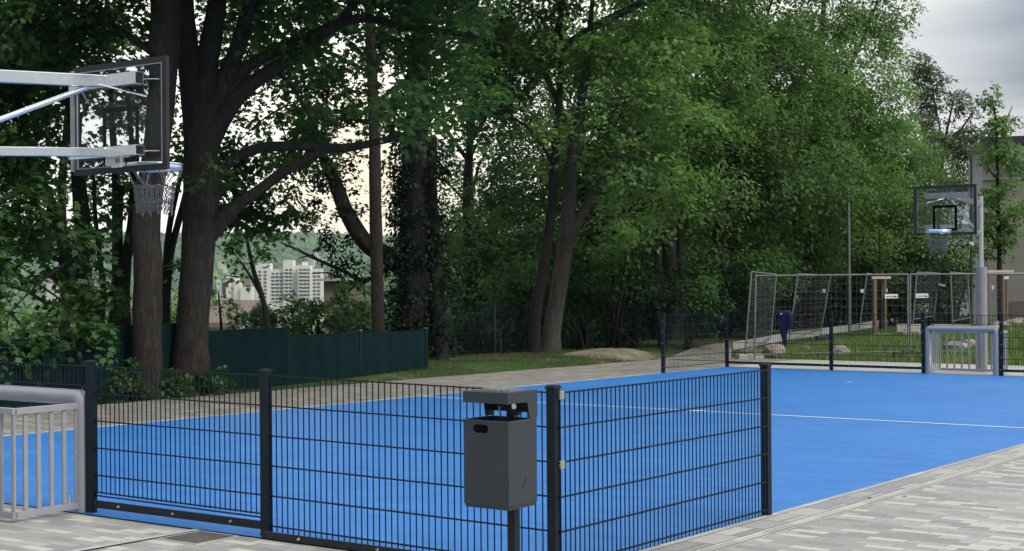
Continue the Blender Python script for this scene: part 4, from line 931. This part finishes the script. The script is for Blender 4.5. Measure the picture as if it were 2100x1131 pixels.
# ================================================================ GREEN FENCE AND WOOD FENCE
def lw(x,y,z): a,b=l2w(x,y); return Vector((a,b,z))
def green_section(y0,y1,top,label,x=-13.0):
    z0=G(x,(y0+y1)/2)-.35; a,b=l2w(x,(y0+y1)/2); L=(y1-y0)
    r=empty('privacy_fence',(a,b,z0),-TH+math.pi/2,label=label,cat='fence',group='green privacy fence sections')
    m=MB(); n=int(L/.19)
    for k in range(6):
        zz0=k*(top-z0)/6; zz1=(k+1)*(top-z0)/6
        m.box(-L/2,L/2,-.004-.003*(k%2),.004+.003*(k%2),zz0-.004,zz1+.004)
    m.build('privacy_strips',M['screen'],r)
    m=MB()
    for k in range(7): m.box(-L/2,L/2,-.012,-.007,k*(top-z0)/6-.003,k*(top-z0)/6+.003)
    nn=int(L/.05)
    for i in range(nn+1): m.box(-L/2+i*L/nn-.002,-L/2+i*L/nn+.002,-.017,-.0125,0,top-z0)
    m.build('wire_mesh',M['screen'],r)
    return r
def fence_post(x,y,top,par,label):
    a,b=l2w(x,y); 
ends=[(.5,3.6,.87),(3.6,6.75,.88),(6.75,9.0,1.02),(9.0,11.08,.875),(11.08,12.9,.725),(12.9,14.75,.705)]
labs=['leftmost green privacy fence section behind the near goal','green privacy fence section left of the thick trunks','tallest green privacy fence section behind the thick trunks','green privacy fence section right of the forked trunk, left of the step','green privacy fence section just right of the step','rightmost green privacy fence section ending at the ivy-covered trunk']
for (y0,y1,t),l in zip(ends,labs):
    r=green_section(y0+.03,y1-.03,t,l)
    L=y1-y0; z0=r.location.z
    p=MB().box(L/2-.03,L/2+.03,-.02,.02,0,t-z0+.03).build('post',M['screen'],r)
    MB().box(L/2-.035,L/2+.035,-.03,.03,t-z0+.03,t-z0+.042).build('cap',M['galvdull'],p)
# dark wire fence that continues along the wood
yy=14.8; i=0
wl=['dark wire fence panel next to the green fence end','dark wire fence panel left of the twin trunks','dark wire fence panel behind the twin trunks','dark wire fence panel behind the sandy mound','dark wire fence panel at the dark trunk cluster','dark wire fence panel behind the court corner','farthest dark wire fence panel before the wood','last dark wire fence panel deep along the wood edge']
while yy<34:
    x=-15.15; z0=G(x,yy+1.25)-.05; a,b=l2w(x,yy+1.25)
    r=empty('wire_fence',(a,b,z0),-TH+math.pi/2,label=wl[i],cat='fence',group='dark wire fence along the wood')
    panel_mb((-1.2,0,0),(1.2,0,0),.03,1.15,rails=[1.14-.2*k for k in range(6)],rv=.003,rh=.004).build('mesh_panel',M['fencepaint'],r)
    MB().box(1.225,1.275,-.025,.025,-.2,1.17).build('post',M['dark'],r)
    yy+=2.5; i+=1
# dark thin pole before the green fence, left
q=pt(160,700,21.8); z=gw(q.x,q.y)
r=empty('thin_post',(q.x,q.y,z-.05),0,label='thin dark post with a broken stake in front of the left green fence',cat='post')
MB().tube([(0,0,0),(0,0,1.03)],.030,8).build('pole',M['dark'],r); MB().tube([(.06,0,0),(.05,0,.72)],[.012,.009],6).build('stake',M['galvdull'],r)
for i,(a,b,D,w,l) in enumerate([(930,740,32.5,10,'short broken stump post right of the ivy trunk base'),(1025,735,33.5,5,'short pale stake under the bushes left of the twin trunks')]):
    q=pt(a,b,D); z=gw(q.x,q.y); o=MB().tube([(0,0,-.1),(.02,0,.25),(.0,0,.42)],[w/2*D/F*1.2,w/2*D/F,w/2*D/F*.7],7).build('stump',M['bark_warm'],loc=(q.x,q.y,z)); tag(o,l,'stump')
# sandy mound beside the path
vs=[];fs=[]; n=18
mx,my=-13.3,21.6
for j in range(9):
    for i in range(n):
        t=2*math.pi*i/n; r_=j/8; w1=1+.12*math.sin(3*t+1)
        X,Y=mx+.95*r_*math.cos(t)*w1, my+1.7*r_*math.sin(t)*w1
        vs.append((X,Y,G(X,Y)-.03+.12*(1-r_*r_)**1.2+.012*math.sin(7*t+3*r_)+.012*math.sin(4*t-5*r_)))
for j in range(8):
    for i in range(n): fs.append((j*n+i,j*n+(i+1)%n,(j+1)*n+(i+1)%n,(j+1)*n+i))
m=MB(); m.add(vs,fs,True); M['sandy']=plain('sandy_soil',(.17,.15,.10),.95,var=.45,scale=2.2,bump=.6,bscale=30)
tag(m.build('sand_mound',M['sandy'],loc=(CX,CY,0),rz=-TH),'low sandy mound','ground',None,'structure')
# ================================================================ LAWN SIDE: kerb, boulders, site fence
kp=[(1500,716),(1550,708),(1606,697),(1660,690),(1707,683),(1755,676),(1800,668),(1845,660),(1900,654),(1960,650)]
pts=[]
for a,b in kp: q=gp(a,b); pts.append(q)
m=MB()
for i in range(len(pts)-1):
    z=Vector((0,0,.07)); m.bar(pts[i]+z,pts[i+1]+z,.10,.18)
tag(m.build('lawn_kerb',M['band']),None,None,None,'structure')
def boulder(label,px,py,D,w,h,seed,dep=.8):
    q=pt(px,py,D); z=gw(q.x,q.y); rs=random.Random(seed); vs=[];fs=[]; n,mn=14,8
    for j in range(mn+1):
        t=math.pi*j/mn
        for i in range(n):
            a=2*math.pi*i/n; k=1+.18*math.sin(2.3*a+seed)*math.sin(t)+.12*math.sin(3*t+a*2+seed*2)+rs.uniform(-.08,.08)
            vs.append((w/2*math.sin(t)*math.cos(a)*k,w/2*dep*math.sin(t)*math.sin(a)*k,h*.42+h*.58*math.cos(t)*(k if t<1.6 else 1)))
    for j in range(mn):
        for i in range(n): fs.append((j*n+i,(j+1)*n+i,(j+1)*n+(i+1)%n,j*n+(i+1)%n))
    m=MB(); m.add(vs,fs,False); o=m.build('boulder',M['stone'],loc=(q.x,q.y,z-.03)); o.modifiers.new('bevel','BEVEL').width=.03
    tag(o,label,'boulder','boulders on the lawn')
boulder('largest pinkish boulder beside the foot of the site fence, left of the jacket',1588,732,34.5,.54,.33,3)
boulder('brownish boulder right behind the middle far fence post',1722,735,34.5,.50,.25,5)
boulder('low boulder seen through the middle of the far goal',1960,722,34,.56,.22,8)
boulder('small pinkish boulder seen through the right of the far goal',1988,724,34.2,.30,.22,9)
boulder('flat pale stone high on the lawn behind the far goal',1985,695,37,.30,.10,11)
boulder('stone at the kerb left of the lawn',1655,715,36,.22,.10,13)
for i,(a,b,D,w,l) in enumerate([(2052,668,38,.5,'pale rubble stone right of the far post'),(2078,672,38.5,.45,'rubble stone at the right edge under the stakes'),(2040,690,37,.35,'light rubble stone behind the right end of the far goal'),(2090,655,40,.5,'flat rubble slab farthest right'),(1870,662,39.6,.7,'grey heap of soil and stones behind the site fence')]):
    boulder(l,a,b,D,w,.22,20+i)
# slabs
def block(name,label,cat,px,py,D,w,h,d,mat,rz=0,group=None):
    q=pt(px,py,D); z=gw(q.x,q.y); o=MB().box(-w/2,w/2,-d/2,d/2,-.05,h).build(name,M[mat],loc=(q.x,q.y,max(z,q.z-.0) if False else z),rz=rz,bevel=.01); tag(o,label,cat,group); return o
q=pt(1868,664,40.5); z=gw(q.x,q.y)
r=empty('panel_stack',(q.x,q.y,z),-.1,label='white fluted board leaning on blocks behind the site fence',cat='board')
m=MB()
for i in range(14): m.box(-.37+i*.053,-.37+i*.053+.045,-.02,.02+.01*(i%2),.0,.30)
m.build('fluted_board',M['white'],r); MB().box(-.3,.4,-.1,.1,-.15,-.002).build('plinth',M['stone'],r)
q=pt(1966,650,42); z=gw(q.x,q.y)
o=MB().box(-.75,.75,-.2,.2,-.05,.18).build('kerb_stone',M['band'],loc=(q.x,q.y,z),rz=.05); tag(o,'long pale kerb stone lying behind the far hoop post','kerb stone')
# site fence panels (construction fence)
gS='site fence panels'
def site_panel(label,b0,b1,t0,t1,dense=False,mat='galvdull'):
    b0,b1,t0,t1=map(Vector,(b0,b1,t0,t1))
    r=empty('site_fence_panel',b0,0,label=label,cat='site fence',group=gS)
    R=lambda p:p-b0
    m=MB(); m.tube([R(b0),R(t0),R(t1),R(b1)],.021,8,smooth=False)
    m=MB(); m.tube([R(b0),R(t0)],.021,8); m.tube([R(b1),R(t1)],.021,8); m.tube([R(t0),R(t1)],.018,8); m.tube([R(b0.lerp(t0,.08)),R(b1.lerp(t1,.08))],.016,6); 
    m.build('frame',M[mat],r)
    w=MB(); n=int((b1-b0).length/.11)
    for i in range(1,n): a=b0.lerp(b1,i/n).lerp(t0.lerp(t1,i/n),.09); b=t0.lerp(t1,i/n); w.bar(R(a),R(b),.0022)
    for k in range(1,10 if not dense else 16):
        f=.09+(.9)*k/(10 if not dense else 16); a=b0.lerp(t0,f); b=b1.lerp(t1,f); w.bar(R(a),R(b),.0034)
    w.build('wire_mesh',M['wire'],r)
    return r
def at_ground(px,py,D,dz=0):
    q=pt(px,py,D); return Vector((q.x,q.y,q.z+dz))
def foot(label,p,rz=0,w=.62,mat='concrete'):
    z=gw(p.x,p.y); r=empty('ballast_block',(p.x,p.y,z),rz,label=label,cat='fence foot',group='site fence feet')
    MB().box(-w/2,w/2,-.11,.11,-.02,.11).build('block',M[mat],r,bevel=.02)
    for s in (-1,1): MB().tube([(s*.1,0,.10),(s*.1,0,.135)],.035,10).build('socket',M['dark'],r)
P0b=at_ground(1547,742,33.9); P0t=at_ground(1550,566,33.9); P1b=at_ground(1862,735,33.4); P1t=at_ground(1862,563,33.4); P2b=at_ground(2176,735,32.9); P2t=at_ground(2176,562,32.9)
a=site_panel('frontmost site fence panel, from the leaning corner to the middle pole',P0b,P1b,P0t,P1t)
b=site_panel('site fence panel right of the middle pole, behind the far goal',P1b+Vector((.05,0,0)),P2b,P1t+Vector((.05,0,0)),P2t)
c=site_panel('leaning end panel at the left corner of the site fence',at_ground(1527,738,34.3),at_ground(1580,703,39),at_ground(1541,558,34.3),at_ground(1592,563,39))
d=site_panel('leaning site fence panel behind the navy jacket',at_ground(1618,698,39.5),at_ground(1683,684,42),at_ground(1636,562,39.5),at_ground(1703,566,42))
e=site_panel('leaning site fence panel left of the pale batten stakes',at_ground(1762,674,42.3),at_ground(1803,668,42.6),at_ground(1778,561,42.3),at_ground(1813,568,42.6))
f=site_panel('dense double site fence panel between the two warning signs',at_ground(1872,664,40),at_ground(1914,656,43),at_ground(1880,559,40),at_ground(1927,561,43),True)
g=site_panel('site fence panel seen between the middle pole and the far hoop post',at_ground(1954,668,39),at_ground(1990,660,41),at_ground(1949,559,39),at_ground(1984,562,41))
h=site_panel('low site fence panel right of the far hoop post',at_ground(2030,690,38),at_ground(2120,680,41),at_ground(2028,562,38),at_ground(2120,560,41))
foot('concrete foot under the left corner of the site fence',P0b.lerp(at_ground(1527,738,34.3),.5),.3)
foot('black rubber foot under the middle pole of the site fence',P1b,-.05,.66,'dark')
foot('dark foot block at the kerb under a leaning panel',at_ground(1690,690,41.0),.2,.5,'dark')
foot('grey foot block at the kerb left of the fluted board',at_ground(1814,676,41.0),.1,.5,'concrete')
# white square tags and signs hanging on panels
def tagplate(px,py,D,w,h,label,lines=0,par=None,rx=0):
    q=pt(px,py,D); r=empty('fence_sign' if lines else 'fence_tag',q,0,label=label,cat='sign' if lines else 'tag',group='signs on the site fence' if lines else 'small white tags on the site fence')
    r.rotation_euler[1]=rx
    p=MB().box(-w/2,w/2,-.004,.004,-h/2,h/2).build('plate',M['tagw'],r)
    if lines:
        m=MB(); rs=random.Random(int(px))
        x=-w*.38
        while x<w*.16:
            ww=rs.uniform(.008,.02); m.box(x,x+ww,-.006,-.0045,-h*.20,-h*.02 if rs.random()<.5 else h*.05); x+=ww+.007
        m.build('lettering',M['ink'],p)
        m=MB(); m.box(w*.20,w*.42,-.006,-.0045,-h*.28,-h*.06); m.box(w*.26,w*.38,-.006,-.0045,-h*.055,h*.12); m.build('emblem',M['ink'],p)
tagplate(1828,608,33.4,.29,.095,'long white sign with small dark lettering left of the middle fence pole',1)
tagplate(1891,607,33.3,.28,.095,'long white sign with small dark lettering right of the middle fence pole',1)
tagplate(1690,597,42.1,.085,.10,'small white tag on the leaning pole behind the jacket')
tagplate(1768,597,42.3,.09,.10,'small white tag left of the pale batten stakes')
tagplate(1817,596,42.6,.09,.09,'small white tag between the two stakes')
tagplate(1932,585,43,.19,.06,'slanted white tag on the dense panel',rx=.2)
tagplate(2064,570,37.8,.12,.07,'white tag on the right stake frame at the right edge')
tagplate(2036,590,41,.06,.10,'tiny pale tag right of the far hoop post')
# tree stakes
def stakes(label,x0,x1,ytop,yb,D,w0,bar):
    a=pt(x0,ytop,D); z=gw(a.x,a.y); r=empty('tree_stakes',(a.x,a.y,z),0,label=label,cat='tree stakes',group='wooden tree stakes')
    for xx,ww in((x0,w0),(x1,w0*.7)):
        b=pt(xx,ytop,D)-r.location; MB().tube([(b.x,0 if xx==x0 else .4,-.1),(b.x,0 if xx==x0 else .4,b.z)],ww/2*D/F,10).build('stake',M['wood'],r)
    b0=pt(bar[0],ytop,D)-r.location; b1=pt(bar[1],ytop,D)-r.location
    MB().box(b0.x,b1.x,-.06,.06,b0.z-.02,b0.z+.045).build('batten',M['woodcap'],r)
stakes('pair of wooden stakes with a pale batten around the thin sapling',1793,1822,571,668,40.6,8.5,(1787,1826))
stakes('pair of wooden stakes with a pale batten around the young tree before the building',2057,2074,558,690,41.5,8,(2024,2078))
# navy jacket hung on the far fence
jb=w2l(*pt(1607,640,29.3).xy)
a,b=l2w(-7.9+.0,FL); 
qx=None
# find the court x on the far fence line that lies behind photo x=1607
best=min(np.linspace(-FW,-6,300),key=lambda x:abs((lambda P:(P[0]/P[1]*F+1050))(l2w(x,FL))-1607))
a,b=l2w(best,FL-.02); z=G(best,FL)
jk=empty('jacket',(a,b,z),-TH,label='navy jacket hanging over the top rail of the far fence',cat='jacket')
prof=[(1.16,-.17,.12,.035),(1.14,-.19,.15,.06),(1.09,-.14,.15,.075),(1.0,-.11,.13,.08),(.90,-.09,.11,.075),(.80,-.07,.10,.065),(.70,-.05,.085,.06),(.60,-.025,.08,.05),(.52,.005,.07,.04),(.46,.03,.06,.02)]
vs=[];fs=[];n=16
for j,(zz,x0,x1,d) in enumerate(prof):
    for i in range(n):
        t=2*math.pi*i/n; k=1+.30*math.sin(5*t+j*.5)+.15*math.sin(3*t-j); vs.append(((x0+x1)/2+(x1-x0)/2*math.cos(t),-.01+d*math.sin(t)*k*.8,zz+.012*math.sin(3*t+j)))
for j in range(len(prof)-1):
    for i in range(n): fs.append((j*n+i,(j+1)*n+i,(j+1)*n+(i+1)%n,j*n+(i+1)%n))
m=MB(); m.add(vs,fs,True); m.add(vs[:n],[tuple(range(n))]); m.add(vs[-n:],[tuple(range(n))[::-1]]); bodyj=m.build('jacket_body',M['cloth'],jk)
m=MB(); P,R=smooth_path([(.12,-.02,1.14),(.175,-.04,1.07),(.19,-.05,.95),(.175,-.05,.85),(.165,-.04,.80)],[.04,.055,.05,.042,.025],3); m.tube(P,R,10,bump=.1); m.build('sleeve',M['cloth'],jk)
m=MB(); m.tube([(.0,-.093,1.10),(.0,-.099,1.10)],[.018,.017],10); m.build('emblem',M['tagw'],jk)
# thin mast and street lamp
q=pt(1742,660,44); z=gw(q.x,q.y); r=empty('mast',(q.x,q.y,z),0,label='tall thin grey-green mast in front of the trees behind the site fence',cat='mast')
MB().tube([(0,0,-.1),(0,0,3.0),(0,0,4.25)],[.05,.045,.035],10).build('pole',M['galvdull'],r)
q=pt(1993,660,46); z=gw(q.x,q.y); r=empty('street_lamp',(q.x,q.y,z),0,label='dark street lamp with a flat box head beside the beige building corner',cat='street lamp')
H=pt(1993,318,46).z-z
MB().tube([(0,0,-.1),(0,0,2.5),(.03,0,H-.25),(-.02,0,H+.05)],[.05,.045,.04,.04],10).build('pole',M['roofdark'],r)
hd=MB().box(-.19,.33,-.15,.15,H,H+.16).build('lamp_head',M['roofdark'],r,bevel=.02); MB().box(-.14,.28,-.12,.12,H-.012,H-.001).build('lamp_glass',M['tagw'],hd)
s_=MB().box(-.09,.03,-.12,-.04,pt(1993,506,46).z-z,pt(1993,500,46).z-z+.05).build('side_lamp',M['tagw'],r)
# beige building at the right
x0=pt(1998,600,50).x; zt=pt(2060,296,49).z; zg=gw(x0+3,50)-.3
r=empty('building',(x0,50,zg),-math.radians(21),label='beige rendered building with dark flat roof edge at the right edge',cat='building')
W_=22; H=zt-zg
MB().box(0,W_,0,14,0,H-.0).build('wall',M['render'],r)
MB().box(.25,W_+.25,-.35,14.3,H,H+.28).build('roof',M['roofdark'],r)
zb=pt(2060,370,50).z-zg; MB().box(-.02,W_,-.06,-.002,zb,zb+.07).build('ledge',M['band'],r)
MB().box(-.15,.30,-.09,-.003,0,pt(1998,318,50).z-zg).build('corner_pier',M['band'],r)
MB().box(1.2,2.4,-.30,-.003,H-.62,H-.02).build('roof_bracket',M['band'],r)
wn=MB().box(1.15,2.9,-.05,-.003,pt(2080,652,50).z-zg,pt(2080,618,50).z-zg).build('vent_grille',M['bark_warm'] if False else M['brick'],r)
# ================================================================ CITY AND HILLS
def px_box(m,x0,x1,yt,zb,D,d=12,org=Vector((0,0,0))):
    a=pt(x0,yt,D)-org; b=pt(x1,yt,D)-org; m.box(a.x,b.x,0,d,zb,a.z)
D=1230; org=Vector((pt(590,600,D).x,D,gw(pt(590,600,D).x,D)-2))
tw=empty('tower_block',org,0,label='large white stepped tower block in the valley, between the forked and slender trunks',cat='apartment building')
masses=[(524,553,541,0),(553,580,553,4),(580,600,534,1),(600,612,545,6),(612,637,545,-3),(618,626,538,3),(637,658,552,2),(505,526,575,9)]
for x0_,x1_,yt,off in masses:
    m=MB(); a=pt(x0_,yt,D)-org; b=pt(x1_,yt,D)-org; m.box(a.x,b.x-.05,off,off+16,0,a.z); m.build('wing',M['white'],tw)
pane=None
for (x0_,x1_,yt,off) in [(527,549,556,0),(553,579,560,4),(582,599,552,1),(613,636,552,-3),(639,656,558,2)]:
    cols=max(2,int((x1_-x0_)/7.5)) ; 
    for r_ in range(8):
        for c_ in range(cols):
            a=pt(x0_+(c_+.25)*(x1_-x0_)/cols,yt+r_*7.4,D)-org; b=pt(x0_+(c_+.8)*(x1_-x0_)/cols,yt+r_*7.4+3.8,D)-org
            if pane is None: pane=MB().box(0,b.x-a.x,-.3,-.05,b.z-a.z,0).build('window',M['pane'],tw); o=pane
            else: o=pane.copy(); C.objects.link(o); o.parent=tw
            o.location=(a.x,off,a.z)
m=MB()
for (x0_,x1_,yt,off) in [(553,579,564.6,4),(613,636,556.6,-3),(582,599,556.6,1)]:
    for r_ in range(8):
        a=pt(x0_,yt+r_*7.4,D)-org; b=pt(x1_,yt+r_*7.4+2.0,D)-org; bm=MB().box(a.x,b.x,-1.2+off,-.31+off,b.z,a.z).build('balcony',M['white'],tw)
D=900; org=Vector((pt(480,600,D).x,D,gw(pt(480,600,D).x,D)-2))
r=empty('office_building',org,0,label='low white stepped building left of the white tower block',cat='building')
for x0_,x1_,yt,off in [(440,462,574,6),(462,482,562,2),(480,495,580,0),(494,516,589,-2)]:
    a=pt(x0_,yt,D)-org; b=pt(x1_,yt,D)-org; MB().box(a.x,b.x-.05,off,off+14,0,a.z).build('wing',M['white'],r)
a=pt(452,583,D)-org; b=pt(459,600,D)-org; MB().box(a.x,b.x,5.6,5.9,b.z,a.z).build('window',M['pane'],r)
a=pt(496,574,D)-org; b=pt(508,586,D)-org; MB().box(a.x,b.x,4,9,0,a.z).build('roof',M['tile'],r)
# near houses on the slope
def house(label,x0_,x1_,ridge,eave,D,depth,mat,wall='housewall',seed=0):
    a=pt(x0_,ridge,D);b=pt(x1_,ridge,D); e=pt(x0_,eave,D-depth/2)
    zg=gw((a.x+b.x)/2,D)-1; org=Vector(((a.x+b.x)/2,D,zg)); w=(b.x-a.x)/2; zr=a.z-zg; ze=e.z-zg
    r=empty('house',org,0,label=label,cat='house',group='houses on the slope')
    MB().box(-w+.3,w-.3,-depth/2+.4,depth/2-.4,0,ze).build('wall',M[wall],r)
    m=MB(); d=depth/2; t=.18
    m.add([(-w,-d,ze),(w,-d,ze),(w,0,zr),(-w,0,zr),(w,d,ze),(-w,d,ze),(-w,-d,ze-t),(w,-d,ze-t),(w,0,zr-t),(-w,0,zr-t),(w,d,ze-t),(-w,d,ze-t)],
      [(0,1,2,3),(3,2,4,5),(6,9,8,7),(9,11,10,8),(0,6,7,1),(5,4,10,11),(0,3,9,6),(3,5,11,9),(1,7,8,2),(2,8,10,4)])
    m.build('roof',M[mat],r); return r
house('house with a clay tiled roof below the fanned stems at the left',150,330,616,672,52,7,'tile')
house('house with a weathered tiled roof below the low white building',440,532,616,662,60,8,'tile')
D=70; org=Vector((pt(690,600,D).x,D,gw(pt(690,600,D).x,D)-1))
r=empty('house',org,0,label='brown brick house with a flat roof left of the slender trunk',cat='house',group='houses on the slope')
a=pt(664,577,D)-org; b=pt(709,577,D)-org; MB().box(a.x,b.x,0,8,0,a.z).build('wall',M['brick'],r)
MB().box(a.x-.3,b.x+.3,-.4,8.3,a.z,a.z+.12).build('roof',M['band'],r)
c=pt(662,563,D)-org; d_=pt(685,573,D)-org; MB().box(c.x,d_.x,2,4,a.z+.12,c.z).build('roof_box',M['roofdark'],r)
for i in range(2):
    MB().box(a.x+.55+i*.5,a.x+.75+i*.5,-.03,-.004,a.z-.75,a.z-.35).build('window',M['pane'],r)
# distant houses dotted on the hillside
rsx=random.Random(9); hp=None
sp=[(640,532),(652,526),(664,531),(680,535),(648,520),(700,538),(112,588),(130,582),(150,590),(170,585),(452,536),(462,545)]
for i,(a_,b_) in enumerate(sp):
    D=rsx.uniform(1700,2000) if b_<560 else rsx.uniform(700,900); q=pt(a_,b_+3,D)
    if hp is None:
        hp=empty('distant_house',(0,0,0),0); MB().box(-5,5,-4,4,-14,4).build('wall',M['housewall'],hp)
        m=MB(); m.add([(-5.4,-4.4,4),(5.4,-4.4,4),(5.4,0,7.5),(-5.4,0,7.5),(5.4,4.4,4),(-5.4,4.4,4)],[(0,1,2,3),(3,2,4,5),(0,3,5),(1,4,2),(0,5,4,1)]); m.build('roof',M['tile'],hp); o=hp
    else: o=copy_tree(hp)
    z=gw(q.x,q.y); s=D/1800*rsx.uniform(.45,.75)*(2.2 if b_>560 else 1)
    o.location=(q.x,D,q.z); o.rotation_euler[2]=rsx.uniform(-.5,.5); o.scale=(s,s,s)
    tag(o,'small pale house among the trees on the far hillside','house','distant houses on the hillside')
# far wood: thousands of crowns over valley side and ridge, one mass
rs=np.random.RandomState(4); V_=[];F_=[];T_=[]
base=[]; nlat,nlon=4,7
for j in range(nlat+1):
    for i in range(nlon):
        t=math.pi*.62*j/nlat; base.append((math.sin(t)*math.cos(2*math.pi*i/nlon),math.sin(t)*math.sin(2*math.pi*i/nlon),math.cos(t)))
base=np.array(base); bf=[(j*nlon+i,(j+1)*nlon+i,(j+1)*nlon+(i+1)%nlon,j*nlon+(i+1)%nlon) for j in range(nlat) for i in range(nlon)]
cells=[]
N=9000
Dd=np.where(rs.rand(N)<.8,rs.uniform(1300,2750,N),rs.uniform(150,1300,N)); ang=rs.uniform(-.365,-.06,N)
VV=[];FF=[];b0=0;TT=[]
for i in range(N):
    D=Dd[i]; X=D*ang[i]; s=rs.uniform(7,14)*(1 if D>900 else .5)
    x,y=w2l(X,D); z=G(x,y)+106*sm(1500,2700,D)*(1+.05*math.sin(X/170.)+.03*math.sin(X/70.+1))
    if abs(X/D*F+1050-590)<85 and 700<D<1300: continue
    v=base*np.array([s,s,s*1.0])*(1+.22*rs.normal(size=(len(base),1)))+np.array([X,D,z+s*.3]); VV.append(v); TT+= [rs.rand()]*len(bf)
    FF.append(np.array(bf)+b0); b0+=len(base)
VV=np.concatenate(VV);FF=np.concatenate(FF)
me=bpy.data.meshes.new('far_wood'); me.from_pydata(VV.tolist(),[],FF.tolist()); at=me.attributes.new('tint','FLOAT','FACE'); at.data.foreach_set('value',np.array(TT,dtype=np.float32)); me.materials.append(M['leaf_mid']); me.update()
o=bpy.data.objects.new('woods',me); C.objects.link(o); tag(o,'wooded hillside and valley trees far beyond the town','woods',None,'stuff')
# ================================================================ LIGHT, SKY, AIR, CAMERA
w=bpy.data.worlds.new('World'); SC.world=w; w.use_nodes=True; nt=w.node_tree; nt.nodes.clear(); L=nt.links.new
SUN_EL,SUN_AZ=math.radians(42),math.radians(128)
sky=nt.nodes.new('ShaderNodeTexSky'); sky.sky_type='NISHITA'; sky.sun_disc=False; sky.sun_elevation=SUN_EL; sky.sun_rotation=SUN_AZ; sky.air_density=1.2; sky.dust_density=2.5
tc=nt.nodes.new('ShaderNodeTexCoord')
sep=nd(nt,'ShaderNodeSeparateXYZ'); L(tc.outputs['Generated'],sep.inputs[0])
mp=nd(nt,'ShaderNodeMapping'); mp.inputs['Scale'].default_value=(2.0,2.0,13.0); mp.inputs['Rotation'].default_value=(0,.10,.3); L(tc.outputs['Generated'],mp.inputs[0])
n1=nd(nt,'ShaderNodeTexNoise',Scale=1.5,Detail=7.0,Roughness=.55,Distortion=.4); L(mp.outputs[0],n1.inputs['Vector'])
cl=ramp(nt,[(.38,(4.3,4.8,5.7)),(.5,(6.3,6.8,7.7)),(.62,(10.2,10.3,10.4))]); L(n1.outputs['Fac'],cl.inputs[0])
# brighter, thinner cloud in one quarter of the sky near the horizon (where the low sun is)
up=ramp(nt,[(0,(.47,.47,.47)),(.28,(.50,.50,.50)),(.62,(1.45,1.45,1.45)),(1,(1.7,1.7,1.7))]); L(sep.outputs['Z'],up.inputs[0])
bk=nd(nt,'ShaderNodeMapRange'); bk.inputs['From Min'].default_value=-.6; bk.inputs['From Max'].default_value=.3; bk.inputs['To Min'].default_value=.62; bk.inputs['To Max'].default_value=1.0; L(sep.outputs['Y'],bk.inputs['Value'])
mu=nd(nt,'ShaderNodeMix',data_type='RGBA',blend_type='MULTIPLY'); mu.inputs[0].default_value=1; L(cl.outputs[0],mu.inputs[6]); L(up.outputs[0],mu.inputs[7])
mu2=nd(nt,'ShaderNodeVectorMath',operation='SCALE'); L(mu.outputs[2],mu2.inputs[0]); L(bk.outputs[0],mu2.inputs['Scale'])
dv=(pt(700,400,1)-Vector((0,0,EYE))).normalized()
dot=nd(nt,'ShaderNodeVectorMath',operation='DOT_PRODUCT'); L(tc.outputs['Generated'],dot.inputs[0]); dot.inputs[1].default_value=dv
r1=ramp(nt,[(.90,(0,0,0)),(.965,(.65,.65,.65)),(1,(1,1,1))]); L(dot.outputs['Value'],r1.inputs[0])
m1=nd(nt,'ShaderNodeMix',data_type='RGBA'); L(r1.outputs[0],m1.inputs[0]); L(mu2.outputs[0],m1.inputs[6]); m1.inputs[7].default_value=(15,14.2,13.0,1)
dv2=(pt(745,380,1)-Vector((0,0,EYE))).normalized()
dot2=nd(nt,'ShaderNodeVectorMath',operation='DOT_PRODUCT'); L(tc.outputs['Generated'],dot2.inputs[0]); dot2.inputs[1].default_value=dv2
r2=ramp(nt,[(.9986,(0,0,0)),(.99995,(1,1,1))]); L(dot2.outputs['Value'],r2.inputs[0])
m2=nd(nt,'ShaderNodeMix',data_type='RGBA'); L(r2.outputs[0],m2.inputs[0]); L(m1.outputs[2],m2.inputs[6]); m2.inputs[7].default_value=(11.5,9.9,6.6,1)
mixs=nd(nt,'ShaderNodeMix',data_type='RGBA'); mixs.inputs[0].default_value=.88; L(sky.outputs[0],mixs.inputs[6]); L(m2.outputs[2],mixs.inputs[7])
bg=nt.nodes.new('ShaderNodeBackground'); bg.inputs['Strength'].default_value=.10; L(mixs.outputs[2],bg.inputs[0])
wo=nt.nodes.new('ShaderNodeOutputWorld'); L(bg.outputs[0],wo.inputs[0])
sl=bpy.data.lights.new('sun','SUN'); sl.energy=1.6; sl.angle=math.radians(22); sl.color=(1,.95,.88)
so=bpy.data.objects.new('sun',sl); C.objects.link(so)
d=Vector((math.sin(SUN_AZ)*math.cos(SUN_EL),math.cos(SUN_AZ)*math.cos(SUN_EL),math.sin(SUN_EL)))
so.rotation_euler=d.to_track_quat('Z','Y').to_euler()
if HAZE:
    mh,nt2,out2=newmat('air'); pv=nt2.nodes.new('ShaderNodeVolumePrincipled'); pv.inputs['Density'].default_value=HAZE; pv.inputs['Color'].default_value=(.80,.90,1,1); pv.inputs['Anisotropy'].default_value=.2
    nt2.links.new(pv.outputs[0],out2.inputs['Volume'])
    hz=MB().box(-3900,3900,-1700,4600,-60,190).build('haze',mh); tag(hz,'thin blue haze over the valley','haze',None,'stuff')
cam=bpy.data.cameras.new('camera'); cam.lens=F/2100*36; cam.sensor_width=36; cam.clip_end=20000; cam.shift_y=-1/2100
co=bpy.data.objects.new('camera',cam); C.objects.link(co); co.location=(0,0,EYE)
co.rotation_euler=(Matrix.Rotation(math.pi/2,3,'X')@Matrix.Rotation(ROLL,3,'Z')).to_euler()
SC.camera=co
SC.view_settings.view_transform='Standard'; SC.view_settings.look='None'; SC.view_settings.gamma=1; SC.view_settings.exposure=.5
SC.cycles.use_denoising=True
SC.cycles.max_bounces=7; SC.cycles.transparent_max_bounces=12; SC.cycles.volume_bounces=0
SC.cycles.use_adaptive_sampling=True
SC.render.use_persistent_data=False
